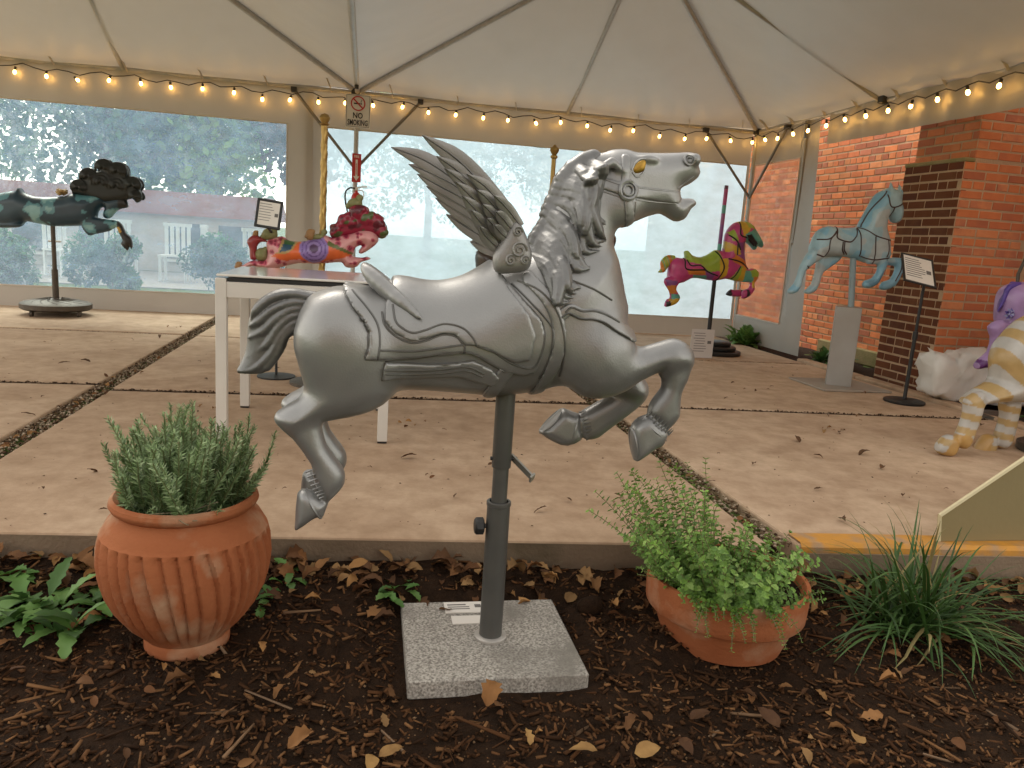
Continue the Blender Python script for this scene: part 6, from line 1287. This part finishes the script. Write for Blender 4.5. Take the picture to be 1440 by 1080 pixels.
def tree(name, label, s_, t_, h, r, cols, n, leaf, seed, group, trunk=.16, ch=None):
    root = thing(name, label, 'tree', W(s_, t_, -.03), group); base = W(s_, t_, -.03); ch = ch or h * .46; zc = h - ch
    V, F, C = crown_mesh(n, base + EZ * zc, (r, r, ch), cols, leaf, 12, seed); o = obj('crown', V, F, LEAFG, root); paint(o, C); rr3 = random.Random(seed)
    mb = MB().tube([base + EZ * h * k / 6 * .75 + E1 * rr3.gauss(0, .05) * k for k in range(7)], [trunk * (1.25 - .17 * k) for k in range(7)], 9)
    for k in range(6): a = rr3.uniform(0, 6.28); z = h * rr3.uniform(.35, .6); mb.tube([base + EZ * z, base + EZ * (z + h * .12) + np.array([math.cos(a), math.sin(a), 0]) * r * .4, base + EZ * (z + h * .2) + np.array([math.cos(a), math.sin(a), 0]) * r * .7], [trunk * .5, trunk * .3, trunk * .12], 6)
    mb.build('trunk', M_bark, root, True)
G1 = [(.09, .22, .045), (.13, .28, .06), (.07, .17, .05)]; G2 = [(.24, .38, .05), (.32, .44, .08), (.16, .27, .04)]; G3 = [(.16, .09, .05), (.12, .1, .05), (.2, .12, .06)]
for i, (s_, t_, h, r, C_, lb) in enumerate([(-13.5, 19, 8.5, 3.2, G1, 'dark green leafy tree outside the tent, far end of the row'), (-9.6, 20.5, 8.5, 2.8, G2, 'light green leafy tree outside the clear tent window'), (-6.6, 21.5, 9, 2.8, G1, 'dark green tree outside behind the red-roofed shed'), (-4.1, 22, 9, 2.6, G2, 'mid green tree outside between dark tree and autumn tree'), (-1.7, 20, 8, 2.2, G3, 'rust coloured autumn tree outside the clear window'), (-17, 26, 11, 4, G2, 'tall pale green tree far outside the tent'), (-12.5, 29, 12, 4.2, G1, 'tall dark tree behind the light green tree outside'), (-6, 30, 12, 4.2, G1, 'tall dark tree in the back row behind the shed'), (2.5, 34, 9, 4.2, G2, 'pale green tree far outside the milky window, behind the silver wing'), (8.5, 36, 10, 4.6, G1, 'dark green tree far outside the milky window, behind the patchwork horse'), (14.5, 33, 9, 4.2, G2, 'pale green tree far outside beyond the tent corner')]):
    tree('leafy_tree', lb, s_, t_, h, r, C_, 10000, .12, 100 + i, 'trees outside the tent')
for i, (s_, t_, lb) in enumerate([(-4.55, 10.9, 'rounded evergreen shrub outside the window behind the black horse rump'), (-3.3, 11.0, 'rounded evergreen shrub outside the window below the black horse forelegs'), (-1.95, 11.1, 'rounded evergreen shrub outside the window left of the white table'), (-.85, 11.3, 'rounded evergreen shrub outside behind the tent wall seam')]):
    root = thing('evergreen_shrub', lb, 'shrub', W(s_, t_, -.03), 'shrubs outside the tent'); V, F, C = crown_mesh(3800, W(s_, t_, .42), (.56, .5, .5), [(.07, .2, .1), (.1, .25, .1), (.05, .14, .08)], .035, 14, 200 + i); o = obj('foliage', V, F, LEAFG, root); paint(o, C); MB().tube([W(s_, t_, -.05), W(s_ + .03, t_, .4)], [.03, .015], 6).build('stem', M_bark, root)
M_pw = mat('patio_white', (.7, .7, .68), .5); M_rr = mat('red_roof', (.3, .1, .07), .8, 0, (.36, .14, .1), 3, 5)
shed = thing('garden_shed', 'low pale garden shed with dull red roof outside the tent', 'shed', W(-4.6, 17.5, -.03))
MB().box(W(-4.6, 17.6, .55), (5.2, 1.8, 1.2)).build('wall', mat('shed_wall', (.55, .5, .46), .8, 0, (.48, .43, .4), 4, 5), shed)
MB().prism([(-7.4, 1.1), (-1.8, 1.1), (-1.9, 1.55), (-7.3, 1.55)], lambda a, b: W(a, 16.5, b), E2 * 2.2).build('roof', M_rr, shed)
for x in (-6.4, -5.2, -3.6, -2.6): w9 = MB().box(W(x, 16.69, .6), (.7, .03, .7)).build('window', mat('dark_pane', (.1, .12, .14), .15) if 'dark_pane' not in bpy.data.materials else bpy.data.materials['dark_pane'], shed); MB().box(W(x, 16.66, .2), (.8, .06, .05)).build('sill', M_pw, w9)
def chair():
    r = thing('patio_chair', 'white slatted patio chair outside the clear tent window', 'chair', (0, 0, 0), 'white chairs on the patio outside'); X, Y = np.array([1., 0, 0]), np.array([0, 1., 0]); ax = (X, Y, EZ)
    MB().box((0, 0, .44), (.46, .44, .03), ax).build('seat', M_pw, r)
    for a in (-.2, .2):
        for b in (-.19, .19): MB().box((a, b, .215), (.04, .04, .43), ax).build('leg', M_pw, r)
    for k in range(5): MB().box((-.18 + .09 * k, .21, .7), (.06, .02, .5), ax).build('back_slat', M_pw, r)
    MB().box((0, .21, .96), (.46, .03, .06), ax).build('top_rail', M_pw, r); return r
def copy_tree(o, parent=None):
    c = o.copy(); COL.objects.link(c); c.parent = parent
    for ch in list(o.children): copy_tree(ch, c)
    return c
proto = chair()
for i, (s_, t_, a) in enumerate([(-6.6, 14.2, .4), (-5.9, 14.5, 2.6), (-4.9, 14.0, 1.2), (-4.2, 14.6, 3.4), (-3.2, 14.1, .2), (-2.6, 14.5, 2.2), (-7.5, 14.6, 5.1), (-2., 14., 4.)]):
    o = proto if i == 0 else copy_tree(proto); o.location = W(s_, t_, -.03); o.rotation_euler = (0, 0, a)
bgv = obj('patio', [W(-9, 12.6, -.018), W(-1, 12.6, -.018), W(-1, 16.4, -.018), W(-9, 16.4, -.018)], [(0, 1, 2, 3)], mat('patio_gravel', (.42, .38, .34), .9, 0, (.34, .31, .28), 6, 6)); bgv['kind'] = 'structure'

# unseen brick house, added behind the viewer for warm bounce and reflections
hb2 = thing('brick_house', 'unseen long brick house front added behind the viewer for warm bounce', 'house', W(0, -9, -.2))
Mb = bpy.data.materials.new('brick_courses'); Mb.use_nodes = True; n_ = Mb.node_tree; bt_ = n_.nodes.new('ShaderNodeTexBrick'); tc_ = n_.nodes.new('ShaderNodeTexCoord'); mp_ = n_.nodes.new('ShaderNodeMapping'); mp_.inputs['Rotation'].default_value = (math.pi / 2, 0, 0)
bt_.inputs['Color1'].default_value = (.42, .11, .045, 1); bt_.inputs['Color2'].default_value = (.3, .08, .04, 1); bt_.inputs['Mortar'].default_value = (.5, .4, .28, 1); bt_.inputs['Scale'].default_value = 4.6; n_.links.new(tc_.outputs['Object'], mp_.inputs[0]); n_.links.new(mp_.outputs[0], bt_.inputs['Vector']); n_.links.new(bt_.outputs['Color'], n_.nodes['Principled BSDF'].inputs['Base Color']); n_.nodes['Principled BSDF'].inputs['Roughness'].default_value = .85
MB().box(W(-2, -9.2, 1.6), (15, .4, 3.6)).build('wall', Mb, hb2)
MB().prism([(-9.6, 3.3), (-8.2, 3.3), (-10.2, 5.0)], lambda a, b: W(-9.8, a, b), E1 * 15.6).build('roof', mat('slate', (.06, .06, .065), .8), hb2)
for x in (-7.5, -4.5, -1.5, 1.5, 4.2):
    w9 = MB().box(W(x, -8.99, 1.5), (1.0, .03, 1.6)).build('window', bpy.data.materials['dark_pane'], hb2); MB().box(W(x, -8.95, .66), (1.2, .12, .08)).build('sill', M_pw, w9)
    for a, b, c_, d in ((0, .8, 1.1, .08), (-.52, 0, .08, 1.6), (.52, 0, .08, 1.6), (0, 0, 1.0, .05)): MB().box(W(x + a, -8.965, 1.5 + b), (c_, .04, d)).build('frame', M_pw, w9)
